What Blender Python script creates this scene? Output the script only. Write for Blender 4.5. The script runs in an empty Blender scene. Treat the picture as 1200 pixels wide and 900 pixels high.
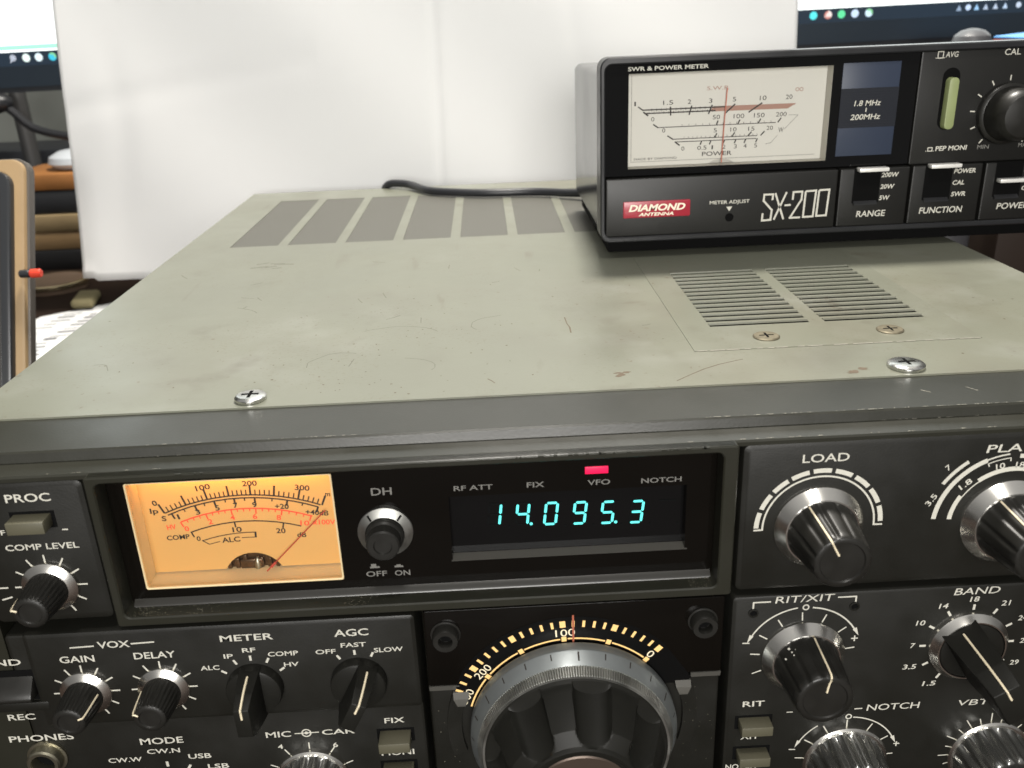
import bpy, bmesh, math, random
from mathutils import Vector, Matrix
from math import sin, cos, radians, pi, hypot, atan2

random.seed(7)
scene = bpy.context.scene
COL = scene.collection
MM = 0.001

# ------------------------------------------------------------------ camera, world, lamps, exposure
cam_d = bpy.data.cameras.new("camera")
cam = bpy.data.objects.new("camera", cam_d)
COL.objects.link(cam)
R_ = Vector((0.9986, -0.0340, -0.0389))
F_ = Vector((0.0173, 0.9264, -0.3762)).normalized()
R_ = (R_ - F_ * R_.dot(F_)).normalized()
U_ = R_.cross(F_)
cam.matrix_world = Matrix(((R_.x, U_.x, -F_.x, 141.38 * MM), (R_.y, U_.y, -F_.y, -217.19 * MM),
                           (R_.z, U_.z, -F_.z, 91.16 * MM), (0, 0, 0, 1)))
cam_d.sensor_width = 36
cam_d.lens = 31.387
cam_d.clip_start = 0.005
cam_d.clip_end = 50
cam_d.dof.use_dof = True
cam_d.dof.focus_distance = 0.27
cam_d.dof.aperture_fstop = 25
scene.camera = cam

world = bpy.data.worlds.new("World")
scene.world = world
world.use_nodes = True
bg = world.node_tree.nodes["Background"]
bg.inputs[0].default_value = (1.0, 0.985, 0.96, 1)
# a room: pale ceiling overhead, dimmer walls, dark floor
wn = world.node_tree
w_tc = wn.nodes.new("ShaderNodeTexCoord"); w_sep = wn.nodes.new("ShaderNodeSeparateXYZ"); w_mr = wn.nodes.new("ShaderNodeMapRange")
wn.links.new(w_tc.outputs["Generated"], w_sep.inputs[0]); wn.links.new(w_sep.outputs["Z"], w_mr.inputs["Value"])
w_mr.interpolation_type = 'SMOOTHSTEP'
w_mr.inputs["From Min"].default_value = 0.15; w_mr.inputs["From Max"].default_value = 0.85
w_mr.inputs["To Min"].default_value = 0.16; w_mr.inputs["To Max"].default_value = 0.42
wn.links.new(w_mr.outputs["Result"], bg.inputs[1])

def area(name, loc, target, size, power, col):
    d = bpy.data.lights.new(name, 'AREA')
    d.shape = 'RECTANGLE'
    d.size, d.size_y = size
    d.energy = power
    d.color = col
    o = bpy.data.objects.new(name, d)
    COL.objects.link(o)
    o.location = Vector(loc) * MM
    o.rotation_euler = (Vector(target) - Vector(loc)).to_track_quat('-Z', 'Y').to_euler()
    return o

area("ceiling_lamp", (275, 500, 1120), (180, 130, 0), (0.17, 0.12), 28.0, (1.0, 0.95, 0.87))
area("low_fill_light", (130, -1050, 230), (150, 150, 40), (0.46, 0.32), 13.3, (1.0, 0.975, 0.935))  # added fill, low in front, to brighten upright faces while sparing the cover
area("front_lamp", (150, -330, 950), (150, 0, -30), (0.12, 0.08), 3.4, (1.0, 0.96, 0.90))
scene.view_settings.view_transform = 'Standard'
scene.view_settings.look = 'None'
scene.view_settings.exposure = 0.0
scene.view_settings.gamma = 1.0

# ------------------------------------------------------------------ materials
def mat(name, col, rough=0.5, metal=0.0, spec=0.5, noise=None, bump=None, rnoise=None, emit=None, coat=0.0):
    m = bpy.data.materials.new(name)
    m.use_nodes = True
    nt = m.node_tree
    b = nt.nodes["Principled BSDF"]
    b.inputs["Base Color"].default_value = (*col, 1)
    b.inputs["Roughness"].default_value = rough
    b.inputs["Metallic"].default_value = metal
    b.inputs["Specular IOR Level"].default_value = spec
    b.inputs["Coat Weight"].default_value = coat
    tc = nt.nodes.new("ShaderNodeTexCoord")
    def nz(scale, detail=4):
        n = nt.nodes.new("ShaderNodeTexNoise")
        n.inputs["Scale"].default_value = scale
        n.inputs["Detail"].default_value = detail
        nt.links.new(tc.outputs["Object"], n.inputs["Vector"])
        return n
    if noise:
        sc, amt = noise
        n = nz(sc)
        mix = nt.nodes.new("ShaderNodeMix")
        mix.data_type = 'RGBA'
        mix.inputs["A"].default_value = (*[c * (1 - amt) for c in col], 1)
        mix.inputs["B"].default_value = (*[min(1, c * (1 + amt)) for c in col], 1)
        nt.links.new(n.outputs["Fac"], mix.inputs["Factor"])
        nt.links.new(mix.outputs["Result"], b.inputs["Base Color"])
    if rnoise:
        sc, lo, hi = rnoise
        n = nz(sc)
        mr = nt.nodes.new("ShaderNodeMapRange")
        mr.inputs["From Min"].default_value = 0.3
        mr.inputs["From Max"].default_value = 0.7
        mr.inputs["To Min"].default_value = lo
        mr.inputs["To Max"].default_value = hi
        nt.links.new(n.outputs["Fac"], mr.inputs["Value"])
        nt.links.new(mr.outputs["Result"], b.inputs["Roughness"])
    if bump:
        sc, st = bump
        n = nz(sc, 2)
        bp = nt.nodes.new("ShaderNodeBump")
        bp.inputs["Strength"].default_value = st
        bp.inputs["Distance"].default_value = 0.0002
        nt.links.new(n.outputs["Fac"], bp.inputs["Height"])
        nt.links.new(bp.outputs["Normal"], b.inputs["Normal"])
    if emit:
        b.inputs["Emission Color"].default_value = (*emit[0], 1)
        b.inputs["Emission Strength"].default_value = emit[1]
    return m

def cover_paint():
    m = mat("cover_paint", (0.163, 0.168, 0.131), rough=0.34, noise=(7, 0.24), bump=(900, 0.06), rnoise=(30, 0.29, 0.40))
    nt = m.node_tree
    b = nt.nodes["Principled BSDF"]
    src = b.inputs["Base Color"].links[0].from_socket
    tc = [n for n in nt.nodes if n.type == 'TEX_COORD'][0]
    def layer(scale, msk_scale, lo, hi, col, msk_lo, msk_hi, src, stretch=(1, 1, 1), f=1.0):
        mp = nt.nodes.new("ShaderNodeMapping")
        mp.inputs["Scale"].default_value = stretch
        nt.links.new(tc.outputs["Object"], mp.inputs["Vector"])
        n = nt.nodes.new("ShaderNodeTexNoise"); n.inputs["Scale"].default_value = scale; n.inputs["Detail"].default_value = 5
        nt.links.new(mp.outputs["Vector"], n.inputs["Vector"])
        k = nt.nodes.new("ShaderNodeTexNoise"); k.inputs["Scale"].default_value = msk_scale
        nt.links.new(tc.outputs["Object"], k.inputs["Vector"])
        def ramp(s, a, c):
            r = nt.nodes.new("ShaderNodeMapRange"); r.inputs["From Min"].default_value = a; r.inputs["From Max"].default_value = c
            nt.links.new(s, r.inputs["Value"]); return r.outputs["Result"]
        mu = nt.nodes.new("ShaderNodeMath"); mu.operation = 'MULTIPLY'
        nt.links.new(ramp(n.outputs["Fac"], lo, hi), mu.inputs[0])
        nt.links.new(ramp(k.outputs["Fac"], msk_lo, msk_hi), mu.inputs[1])
        m2 = nt.nodes.new("ShaderNodeMath"); m2.operation = 'MULTIPLY'; m2.inputs[1].default_value = f
        nt.links.new(mu.outputs[0], m2.inputs[0])
        mx = nt.nodes.new("ShaderNodeMix"); mx.data_type = 'RGBA'
        nt.links.new(m2.outputs[0], mx.inputs["Factor"])
        nt.links.new(src, mx.inputs["A"])
        mx.inputs["B"].default_value = (*col, 1)
        return mx.outputs["Result"]
    src = layer(26, 5, 0.45, 0.72, (0.135, 0.132, 0.105), 0.42, 0.62, src, f=0.75)
    src = layer(45, 9, 0.50, 0.70, (0.25, 0.255, 0.225), 0.48, 0.62, src, f=0.45)
    src = layer(14, 7, 0.50, 0.68, (0.15, 0.14, 0.10), 0.50, 0.66, src, (1, .5, 1), f=0.5)
    s = layer(900, 40, 0.58, 0.66, (0.12, 0.105, 0.07), 0.42, 0.62, src, f=0.5)
    s = layer(420, 22, 0.66, 0.72, (0.10, 0.07, 0.045), 0.44, 0.56, s, f=0.85)
    s = layer(70, 14, 0.60, 0.75, (0.10, 0.092, 0.068), 0.42, 0.60, s, f=0.5)
    s = layer(120, 30, 0.66, 0.72, (0.10, 0.085, 0.06), 0.48, 0.58, s, (1, 0.12, 1), f=0.6)
    s = layer(160, 26, 0.66, 0.72, (0.11, 0.095, 0.07), 0.50, 0.60, s, (0.15, 1, 1), f=0.55)
    nt.links.new(s, b.inputs["Base Color"])
    return m

def stripe_mat(name, ca, cb, scale, axis='Y', rough=0.5):
    m = bpy.data.materials.new(name); m.use_nodes = True
    nt = m.node_tree; b = nt.nodes["Principled BSDF"]; b.inputs["Roughness"].default_value = rough
    tc = nt.nodes.new("ShaderNodeTexCoord")
    w = nt.nodes.new("ShaderNodeTexWave"); w.bands_direction = axis; w.inputs["Scale"].default_value = scale
    nt.links.new(tc.outputs["Object"], w.inputs["Vector"])
    mx = nt.nodes.new("ShaderNodeMix"); mx.data_type = 'RGBA'
    mx.inputs["A"].default_value = (*ca, 1); mx.inputs["B"].default_value = (*cb, 1)
    nt.links.new(w.outputs["Fac"], mx.inputs["Factor"])
    nt.links.new(mx.outputs["Result"], b.inputs["Base Color"])
    return m

def glass_mat(name, tint=(1, 1, 1), refl=0.05, rough=0.03):
    m = bpy.data.materials.new(name); m.use_nodes = True
    nt = m.node_tree
    nt.nodes.remove(nt.nodes["Principled BSDF"])
    out = nt.nodes["Material Output"]
    t = nt.nodes.new("ShaderNodeBsdfTransparent"); t.inputs[0].default_value = (*tint, 1)
    g = nt.nodes.new("ShaderNodeBsdfGlossy"); g.inputs["Roughness"].default_value = rough
    fr = nt.nodes.new("ShaderNodeFresnel"); fr.inputs["IOR"].default_value = 1.45
    mx = nt.nodes.new("ShaderNodeMixShader")
    nt.links.new(fr.outputs[0], mx.inputs[0]); nt.links.new(t.outputs[0], mx.inputs[1]); nt.links.new(g.outputs[0], mx.inputs[2])
    nt.links.new(mx.outputs[0], out.inputs[0])
    return m

def emit_mat(name, col, strength):
    return mat(name, tuple(c * 0.3 for c in col), 0.4, emit=(col, strength))

M = dict(
    cover=cover_paint(),
    vent_mesh=stripe_mat("vent_mesh_paint", (0.098, 0.096, 0.080), (0.060, 0.059, 0.049), 160, 'Y'),
    dark_void=mat("inside_dark", (0.003, 0.003, 0.003), 0.9, spec=0.1),
    frame=mat("frame_paint", (0.019, 0.019, 0.0135), 0.36, noise=(40, 0.10), bump=(1500, 0.10), rnoise=(60, 0.28, 0.38)),
    panel=mat("panel_paint", (0.0095, 0.0093, 0.0073), 0.45, spec=0.34, noise=(60, 0.15), bump=(2500, 0.12), rnoise=(80, 0.36, 0.52)),
    smoke=mat("smoke_plastic", (0.004, 0.0034, 0.0027), 0.1, spec=0.25, noise=(50, 0.2), rnoise=(40, 0.07, 0.13)),
    smoke_edge=mat("smoke_edge", (0.085, 0.082, 0.073), 0.3),
    black_gloss=mat("black_gloss", (0.005, 0.005, 0.0052), 0.05, spec=.3, rnoise=(30, 0.03, 0.07)),
    knob=mat("knob_black", (0.013, 0.0125, 0.0108), 0.38, spec=.36, noise=(200, 0.25), rnoise=(120, 0.32, 0.48)),
    knob_matte=mat("knob_matte", (0.011, 0.0108, 0.009), 0.46, spec=0.18, noise=(200, 0.2), bump=(3000, 0.1)),
    alu=mat("aluminium", (0.82, 0.80, 0.75), 0.29, 1.0, rnoise=(60, 0.21, 0.28)),
    alu_dull=mat("aluminium_dull", (0.46, 0.46, 0.43), 0.38, 1.0, noise=(150, 0.15), rnoise=(150, 0.3, 0.5)),
    chrome=mat("chrome", (0.55, 0.55, 0.53), 0.28, 1.0, noise=(300, 0.2), rnoise=(200, 0.18, 0.34)),
    brass=mat("tarnished_brass", (0.33, 0.31, 0.235), 0.4, 1.0, noise=(300, 0.3)),
    rust=mat("rusty_screw", (0.17, 0.15, 0.105), 0.5, 0.7, noise=(500, 0.5)),
    white=mat("white_print", (0.56, 0.545, 0.475), 0.6, noise=(800, 0.12)),
    white_dim=mat("dim_print", (0.17, 0.165, 0.15), 0.6),
    ivory=mat("ivory_line", (0.80, 0.70, 0.50), 0.5),
    black_print=mat("black_print", (0.02, 0.014, 0.01), 0.6),
    red_print=mat("red_print", (0.70, 0.07, 0.03), 0.6, emit=((0.9, 0.09, 0.03), 0.28)),
    red_needle=mat("red_needle", (0.40, 0.05, 0.03), 0.5),
    orange=mat("orange_print", (0.85, 0.56, 0.22), 0.5, emit=((1.0, 0.60, 0.22), 0.16)),
    cream=mat("cream_print", (0.80, 0.72, 0.52), 0.5, emit=((1.0, 0.82, 0.5), 0.12)),
    button=mat("button_khaki", (0.090, 0.084, 0.055), 0.5, noise=(120, 0.12), bump=(1500, 0.15)),
    meter_face=mat("meter_face", (0.52, 0.30, 0.088), 0.6, noise=(25, 0.04), emit=((1.0, 0.50, 0.17), 0.17)),
    meter_house=mat("meter_housing", (0.66, 0.54, 0.32), 0.4, emit=((1.0, 0.66, 0.30), 0.12)),
    vfd=emit_mat("cyan_segments", (0.14, 0.90, 0.84), 1.3),
    vfd_off=mat("unlit_grid", (0.0045, 0.0055, 0.0057), 0.2, spec=.3),
    led=emit_mat("red_lamp", (1.0, 0.01, 0.09), 1.0),
    clear=glass_mat("clear_window"),
    acrylic=glass_mat("clear_knob", (0.80, 0.80, 0.76)),
    chip_and_highlight=mat("chipped_metal_and_highlight", (0.26, 0.25, 0.21), 0.5, 0.2, noise=(900, .4)),  # bare metal of the frame chips, also the painted light on the vent plate edge
    scuff=mat("brown_scuff", (0.105, 0.078, 0.05), 0.8, noise=(600, 0.5)),
    scuff_light=mat("grey_scuff", (0.135, 0.134, 0.108), 0.7, noise=(600, 0.3)),
    dust=mat("dust", (0.34, 0.32, 0.24), 0.9, noise=(900, 0.4)),
    sx_case=mat("glossy_black_case", (0.030, 0.030, 0.030), 0.14, rnoise=(30, 0.12, 0.2)),
    sx_frame=mat("meter_bezel", (0.018, 0.0185, 0.020), 0.32, noise=(80, 0.15), spec=0.35, rnoise=(60, 0.26, 0.4)),
    sx_panel=mat("meter_panel", (0.0085, 0.0083, 0.0073), 0.42, spec=.38, noise=(300, 0.12), bump=(2200, 0.12)),
    sx_blue=mat("blue_panel", (0.032, 0.042, 0.068), 0.4, spec=.3),
    sx_face=mat("white_scale", (0.62, 0.605, 0.545), 0.6, noise=(20, 0.03)),
    grey_print=mat("grey_print", (0.10, 0.095, 0.085), 0.7),
    pale_print=mat("pale_print", (0.55, 0.52, 0.45), 0.7),
    rose_print=mat("rose_print", (0.36, 0.205, 0.155), 0.7),
    badge=mat("red_badge", (0.33, 0.018, 0.035), 0.3, noise=(200, 0.1)),
    badge_print=mat("badge_print", (0.82, 0.76, 0.60), 0.4),
    lever=mat("satin_lever", (0.78, 0.77, 0.73), 0.35, 0.2),
    green=mat("green_button", (0.25, 0.29, 0.13), 0.45, noise=(200, 0.1)),
    cable=mat("black_cable", (0.018, 0.019, 0.022), 0.38),
)

# ------------------------------------------------------------------ builders (all shapes in millimetres)
WORLD_LOC = {}

def thing(name, label, cat, loc, group=None):
    o = bpy.data.objects.new(name, None)
    o.empty_display_size = 0.02
    COL.objects.link(o)
    o.location = Vector(loc) * MM
    o["label"] = label
    o["category"] = cat
    if group:
        o["group"] = group
    WORLD_LOC[o.name] = Vector(loc)
    return o

def obj(name, bm, m, parent=None, label=None, cat=None, kind=None, sharp=32, smooth=True):
    bmesh.ops.recalc_face_normals(bm, faces=bm.faces[:])
    vs = bm.verts
    lo = Vector((min(v.co.x for v in vs), min(v.co.y for v in vs), min(v.co.z for v in vs)))
    hi = Vector((max(v.co.x for v in vs), max(v.co.y for v in vs), max(v.co.z for v in vs)))
    c = (lo + hi) / 2
    for v in vs:
        v.co = (v.co - c) * MM
    me = bpy.data.meshes.new(name)
    for f in bm.faces:
        f.smooth = smooth
    bm.to_mesh(me)
    bm.free()
    if smooth:
        me.set_sharp_from_angle(angle=radians(sharp))
    for x in (m if isinstance(m, (list, tuple)) else [m]):
        me.materials.append(x)
    o = bpy.data.objects.new(name, me)
    COL.objects.link(o)
    if parent:
        o.parent = parent
        o.location = (c - WORLD_LOC[parent.name]) * MM
    else:
        o.location = c * MM
    WORLD_LOC[o.name] = c
    if label: o["label"] = label
    if cat: o["category"] = cat
    if kind: o["kind"] = kind
    return o

def NB():
    return bmesh.new()

def box(bm, x0, x1, y0, y1, z0, z1, bev=0.0, seg=2, mi=0):
    r = bmesh.ops.create_cube(bm, size=1.0)
    vs = r["verts"]
    for v in vs:
        v.co = Vector(((x0 + x1) / 2 + v.co.x * (x1 - x0), (y0 + y1) / 2 + v.co.y * (y1 - y0), (z0 + z1) / 2 + v.co.z * (z1 - z0)))
    es = list({e for v in vs for e in v.link_edges})
    fs = list({f for v in vs for f in v.link_faces})
    for f in fs: f.material_index = mi
    if bev > 0:
        bmesh.ops.bevel(bm, geom=es, offset=bev, segments=seg, profile=0.5, affect='EDGES')
    return vs

def rrect(x0, x1, z0, z1, r, n=5):
    pts = []
    for cx, cz, a0 in ((x1 - r, z1 - r, 0), (x0 + r, z1 - r, 90), (x0 + r, z0 + r, 180), (x1 - r, z0 + r, 270)):
        for k in range(n + 1):
            a = radians(a0 + 90 * k / n)
            pts.append((cx + r * cos(a), cz + r * sin(a)))
    return pts

def loops(bm, rings, cap0=True, cap1=True, mi=0):
    """rings: list of closed 3D loops with the same count; skins them in order"""
    vs = [[bm.verts.new(p) for p in ring] for ring in rings]
    n = len(vs[0])
    for a, b in zip(vs, vs[1:]):
        for i in range(n):
            f = bm.faces.new((a[i], a[(i + 1) % n], b[(i + 1) % n], b[i])); f.material_index = mi
    if cap0:
        f = bm.faces.new(vs[0]); f.material_index = mi
    if cap1:
        f = bm.faces.new(vs[-1]); f.material_index = mi
    return vs

def plate(bm, x0, x1, z0, z1, yb, yf, r=1.5, ch=1.0, mi=0, chy=None):
    """rounded plate facing -y with a chamfered front edge"""
    chy = ch if chy is None else chy
    o = rrect(x0, x1, z0, z1, r)
    i = rrect(x0 + ch, x1 - ch, z0 + ch, z1 - ch, max(r - ch * 0.5, 0.2))
    m = rrect(x0 + ch * .3, x1 - ch * .3, z0 + ch * .3, z1 - ch * .3, max(r - ch * 0.2, 0.2))
    loops(bm, [[(x, yb, z) for x, z in o], [(x, yf + chy, z) for x, z in o], [(x, yf + chy * .3, z) for x, z in m], [(x, yf, z) for x, z in i]], mi=mi)

def frame_ring(bm, outer, inner, yb, yf, ch=0.4, mi=0):
    """a rectangular ring (rim) facing -y; outer/inner: (x0,x1,z0,z1,r)"""
    oo = rrect(*outer); ii = rrect(*inner)
    oc = rrect(outer[0] + ch, outer[1] - ch, outer[2] + ch, outer[3] - ch, max(outer[4] - ch, .1))
    ic = rrect(inner[0] - ch, inner[1] + ch, inner[2] - ch, inner[3] + ch, inner[4] + ch)
    loops(bm, [[(x, yb, z) for x, z in oo], [(x, yf + ch, z) for x, z in oo], [(x, yf, z) for x, z in oc],
               [(x, yf, z) for x, z in ic], [(x, yf + ch, z) for x, z in ii], [(x, yb, z) for x, z in ii], [(x, yb, z) for x, z in oo]], False, False, mi)
    bmesh.ops.remove_doubles(bm, verts=bm.verts[:], dist=1e-5)

def extrude_x(bm, prof, x0, x1, mi=0):
    """profile of (y,z) extruded along x"""
    loops(bm, [[(x0, y, z) for y, z in prof], [(x1, y, z) for y, z in prof]], mi=mi)

def lathe(bm, cx, cz, prof, n=64, rf=None, mi=0, cap=True, a0=0):
    """prof: (r, y) pairs, revolved round the y axis through (cx, cz)"""
    rings = []
    for k, (r, y) in enumerate(prof):
        ring = []
        for i in range(n):
            a = a0 + 2 * pi * i / n
            rr = rf(a, r, y, k) if rf else r
            ring.append((cx + rr * cos(a), y, cz + rr * sin(a)))
        rings.append(ring)
    loops(bm, rings, cap, cap, mi)

def lathe_z(bm, cx, cy, prof, n=40, mi=0, rf=None):
    rings = []
    for r, z in prof:
        rings.append([(cx + r * cos(2 * pi * i / n), cy + r * sin(2 * pi * i / n), z) for i in range(n)])
    loops(bm, rings, True, True, mi)

def tube(bm, pts, r, n=10, sub=6, mi=0):
    P = [Vector(p) for p in pts]
    C = []
    for i in range(len(P) - 1):
        p0 = P[max(i - 1, 0)]; p1 = P[i]; p2 = P[i + 1]; p3 = P[min(i + 2, len(P) - 1)]
        for k in range(sub):
            t = k / sub
            C.append(0.5 * ((2 * p1) + (p2 - p0) * t + (2 * p0 - 5 * p1 + 4 * p2 - p3) * t * t + (3 * p1 - p0 - 3 * p2 + p3) * t ** 3))
    C.append(P[-1])
    rings = []
    up = Vector((0.13, 0.21, 1)).normalized()
    for i, c in enumerate(C):
        t = (C[min(i + 1, len(C) - 1)] - C[max(i - 1, 0)]).normalized()
        s = t.cross(up).normalized(); u = s.cross(t).normalized()
        rr = r[min(int(i / len(C) * len(r)), len(r) - 1)] if isinstance(r, list) else r
        rings.append([tuple(c + (s * cos(2 * pi * k / n) + u * sin(2 * pi * k / n)) * rr) for k in range(n)])
    loops(bm, rings, True, True, mi)

# ink: flat marks laid on a plane y = const, facing -y
def poly(bm, pts, y, mi=0):
    f = bm.faces.new([bm.verts.new((x, y, z)) for x, z in pts]); f.material_index = mi
    return f

def seg(bm, x0, z0, x1, z1, w, y, mi=0):
    d = Vector((x1 - x0, z1 - z0)); d.normalize()
    nx, nz = -d.y * w / 2, d.x * w / 2
    poly(bm, [(x0 + nx, z0 + nz), (x1 + nx, z1 + nz), (x1 - nx, z1 - nz), (x0 - nx, z0 - nz)], y, mi)

def pline(bm, pts, w, y, mi=0):
    for i, (a, b) in enumerate(zip(pts, pts[1:])):
        dx, dz = b[0] - a[0], b[1] - a[1]
        L = hypot(dx, dz) or 1
        e = w * 0.5
        ea = e if i > 0 else 0
        eb = e if i < len(pts) - 2 else 0
        seg(bm, a[0] - dx / L * ea, a[1] - dz / L * ea, b[0] + dx / L * eb, b[1] + dz / L * eb, w, y - 0.002 * (i % 2), mi)

def arc(bm, cx, cz, r0, r1, a0, a1, y, mi=0, n=None):
    n = n or max(2, int(abs(a1 - a0) / 4) + 1)
    vi, vo = [], []
    for k in range(n + 1):
        a = radians(a0 + (a1 - a0) * k / n)
        vi.append(bm.verts.new((cx + r0 * cos(a), y, cz + r0 * sin(a))))
        vo.append(bm.verts.new((cx + r1 * cos(a), y, cz + r1 * sin(a))))
    for k in range(n):
        f = bm.faces.new((vi[k], vi[k + 1], vo[k + 1], vo[k])); f.material_index = mi

def ray(bm, cx, cz, r0, r1, a, w, y, mi=0):
    a = radians(a)
    seg(bm, cx + r0 * cos(a), cz + r0 * sin(a), cx + r1 * cos(a), cz + r1 * sin(a), w, y, mi)

def disc(bm, cx, cz, r, y, mi=0, n=24):
    poly(bm, [(cx + r * cos(2 * pi * k / n), cz + r * sin(2 * pi * k / n)) for k in range(n)], y, mi)

def text(bm, s, x0, x1, z, h, y, mi=0, bold=0.012, shear=0.0, rot=0.0):
    """lettering with its baseline at z, from x0 to x1, capitals h high; rot turns it about its centre"""
    c = bpy.data.curves.new("lettering_curve", 'FONT')
    c.body = s
    c.offset = bold
    c.shear = shear
    c.resolution_u = 3
    o = bpy.data.objects.new("lettering_curve", c)
    me = o.to_mesh()
    if me is None or not me.vertices:
        bpy.data.objects.remove(o); bpy.data.curves.remove(c); return
    xs = [v.co.x for v in me.vertices]
    a, b = min(xs), max(xs)
    cap = 0.73
    cz_, cx_ = z + h / 2, (x0 + x1) / 2
    ca, sa = cos(radians(rot)), sin(radians(rot))
    vs = []
    for v in me.vertices:
        X = x0 + (v.co.x - a) / max(b - a, 1e-6) * (x1 - x0) - cx_
        Z = z + v.co.y / cap * h - cz_
        vs.append(bm.verts.new((cx_ + X * ca - Z * sa, y, cz_ + X * sa + Z * ca)))
    for p in me.polygons:
        try:
            f = bm.faces.new([vs[i] for i in p.vertices]); f.material_index = mi
        except ValueError:
            pass
    o.to_mesh_clear()
    bpy.data.objects.remove(o)
    bpy.data.curves.remove(c)

def ctext(bm, s, cx, cz, h, y, mi=0, wf=0.78, **k):
    w = h * wf * len(s) if s not in ('1', 'I') else h * 0.35
    text(bm, s, cx - w / 2, cx + w / 2, cz - h / 2, h, y, mi, **k)

# ------------------------------------------------------------------ the setting
DESK = -135.0
b = NB(); box(b, -1100, 1500, -420, 1010, DESK - 30, DESK, 3)
wood = mat("dark_wood", (0.022, 0.013, 0.009), 0.8, spec=0.15, noise=(6, 0.4), rnoise=(20, 0.7, 0.85))
obj("desk", b, wood, kind="structure")
b = NB(); box(b, -2200, 2600, 1020, 1060, DESK - 900, 1600)
obj("wall", b, mat("wall_paint", (0.17, 0.18, 0.165), 0.8, noise=(2, 0.08), bump=(200, 0.2)), kind="structure")

# ------------------------------------------------------------------ the transceiver
TR = thing("radio_transceiver", "old grey tabletop radio transceiver with amber meter, cyan frequency digits and many black knobs",
           "radio transceiver", (166.5, 150, DESK))
YP = -27.0            # the plane of the lettered panels
EY = 0.06             # ink lies this far in front of its panel

def holed_sheet(bm, xs, ys, holes, z1, th):
    xs = sorted(set(xs)); ys = sorted(set(ys))
    V = {}
    def v(x, y, z):
        if (x, y, z) not in V: V[(x, y, z)] = bm.verts.new((x, y, z))
        return V[(x, y, z)]
    def hole(i, j):
        if i < 0 or j < 0 or i >= len(xs) - 1 or j >= len(ys) - 1: return True
        cx, cy = (xs[i] + xs[i + 1]) / 2, (ys[j] + ys[j + 1]) / 2
        return any(a < cx < c and d < cy < e for a, c, d, e in holes)
    z0 = z1 - th
    for i in range(len(xs) - 1):
        for j in range(len(ys) - 1):
            if hole(i, j): continue
            x0, x1, y0, y1 = xs[i], xs[i + 1], ys[j], ys[j + 1]
            bm.faces.new((v(x0, y0, z1), v(x1, y0, z1), v(x1, y1, z1), v(x0, y1, z1)))
            for (di, dj, A, B) in ((-1, 0, (x0, y1), (x0, y0)), (1, 0, (x1, y0), (x1, y1)), (0, -1, (x0, y0), (x1, y0)), (0, 1, (x1, y1), (x0, y1))):
                if hole(i + di, j + dj):
                    bm.faces.new((v(*A, z1), v(*A, z0), v(*B, z0), v(*B, z1)))

# top cover: one sheet with folded sides and openings for the vents
VENTS = [(22.355 + 26.423 * k, 22.355 + 26.423 * k + 21.9, 190.0, 304.5) for k in range(11)]
VP = (208.0, 279.5, 44.0, 112.0)
bm = NB()
holes = VENTS + [VP]
holed_sheet(bm, [0, 333] + [h[0] for h in holes] + [h[1] for h in holes], [0, 333.5] + [h[2] for h in holes] + [h[3] for h in holes], holes, 0.0, 1.2)
box(bm, 0.0, 1.2, 0.02, 333.48, -124, -1.21)
box(bm, 331.8, 333.0, 0.02, 333.48, -124, -1.21)
box(bm, 1.3, 331.7, 332.2, 333.4, -124, -1.25)
cover = obj("top_cover", bm, M["cover"], TR)
bm = NB(); box(bm, 2, 331, 3, 331, -124, -14)
obj("chassis", bm, M["dark_void"], TR)
for v in VENTS:
    bm = NB(); box(bm, v[0] + 0.04, v[1] - 0.04, v[2] + 0.04, v[3] - 0.04, -2.2, -0.22)
    obj("vent_grille", bm, M["vent_mesh"], cover)
# slotted vent plate over the front right of the cover
bm = NB()
hs = []
for (xa, xb) in ((209.0, 240.3), (245.2, 276.6)):
    for k in range(14):
        y = 46.3 + k * 4.72
        hs.append((xa, xb, y, y + 1.6))
holed_sheet(bm, [199.4, 284.0] + [h[0] for h in hs] + [h[1] for h in hs], [25.2, 136.0] + [h[2] for h in hs] + [h[3] for h in hs], hs, 0.20, 0.19)
vpl = obj("vent_plate", bm, M["cover"], cover)
bm = NB()
x = 200.2
while x < 282:
    L = random.uniform(1.5, 6)
    box(bm, x, min(x + L, 283.6), 25.0, 25.5, 0.05, 0.225, .05, 1)
    x += L + random.uniform(.2, 3.5)
obj("edge_highlight", bm, M["chip_and_highlight"], vpl)  # pale strips painted as the light caught by the plate's raised front edge
bm = NB()
for (xa, xb, ya, yb) in hs:
    extrude_x(bm, [(yb, .205), (yb + 1.3, .205), (yb + 1.1, .45), (yb + .15, .62)], xa, xb)
obj("louvre_lips", bm, M["cover"], vpl)

def pan_screw(x, y, m, big=True):
    bm = NB()
    if big:
        r, h = (3.85 if x < 150 else 4.5), 1.6
        lathe_z(bm, x, y, [(r * 1.08, 0.02), (r * 1.1, 0.25), (r * 1.09, .95), (r * 1.0, 1.3), (r * .8, 1.5), (r * .45, h), (r * .1, h + .02)], 40)
        s = obj("screw", bm, m, cover)
        bm = NB()
        box(bm, x - 2.3, x + 2.3, y - .45, y + .45, h - 0.5, h + .06, .05)
        box(bm, x - .45, x + .45, y - 2.3, y + 2.3, h - 0.5, h + .05, .05)
        obj("cross_slot", bm, M["dark_void"], s)
    else:
        r = 4.0
        lathe_z(bm, x, y, [(r, 0.21), (r, 0.45), (r * .9, .75), (r * .5, .8)], 32)
        s = obj("screw", bm, m, cover)
        bm = NB()
        box(bm, x - 2.2, x + 2.2, y - .35, y + .35, .6, .83, .03)
        box(bm, x - .35, x + .35, y - 2.2, y + 2.2, .6, .82, .03)
        obj("cross_slot", bm, M["dark_void"], s)
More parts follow.
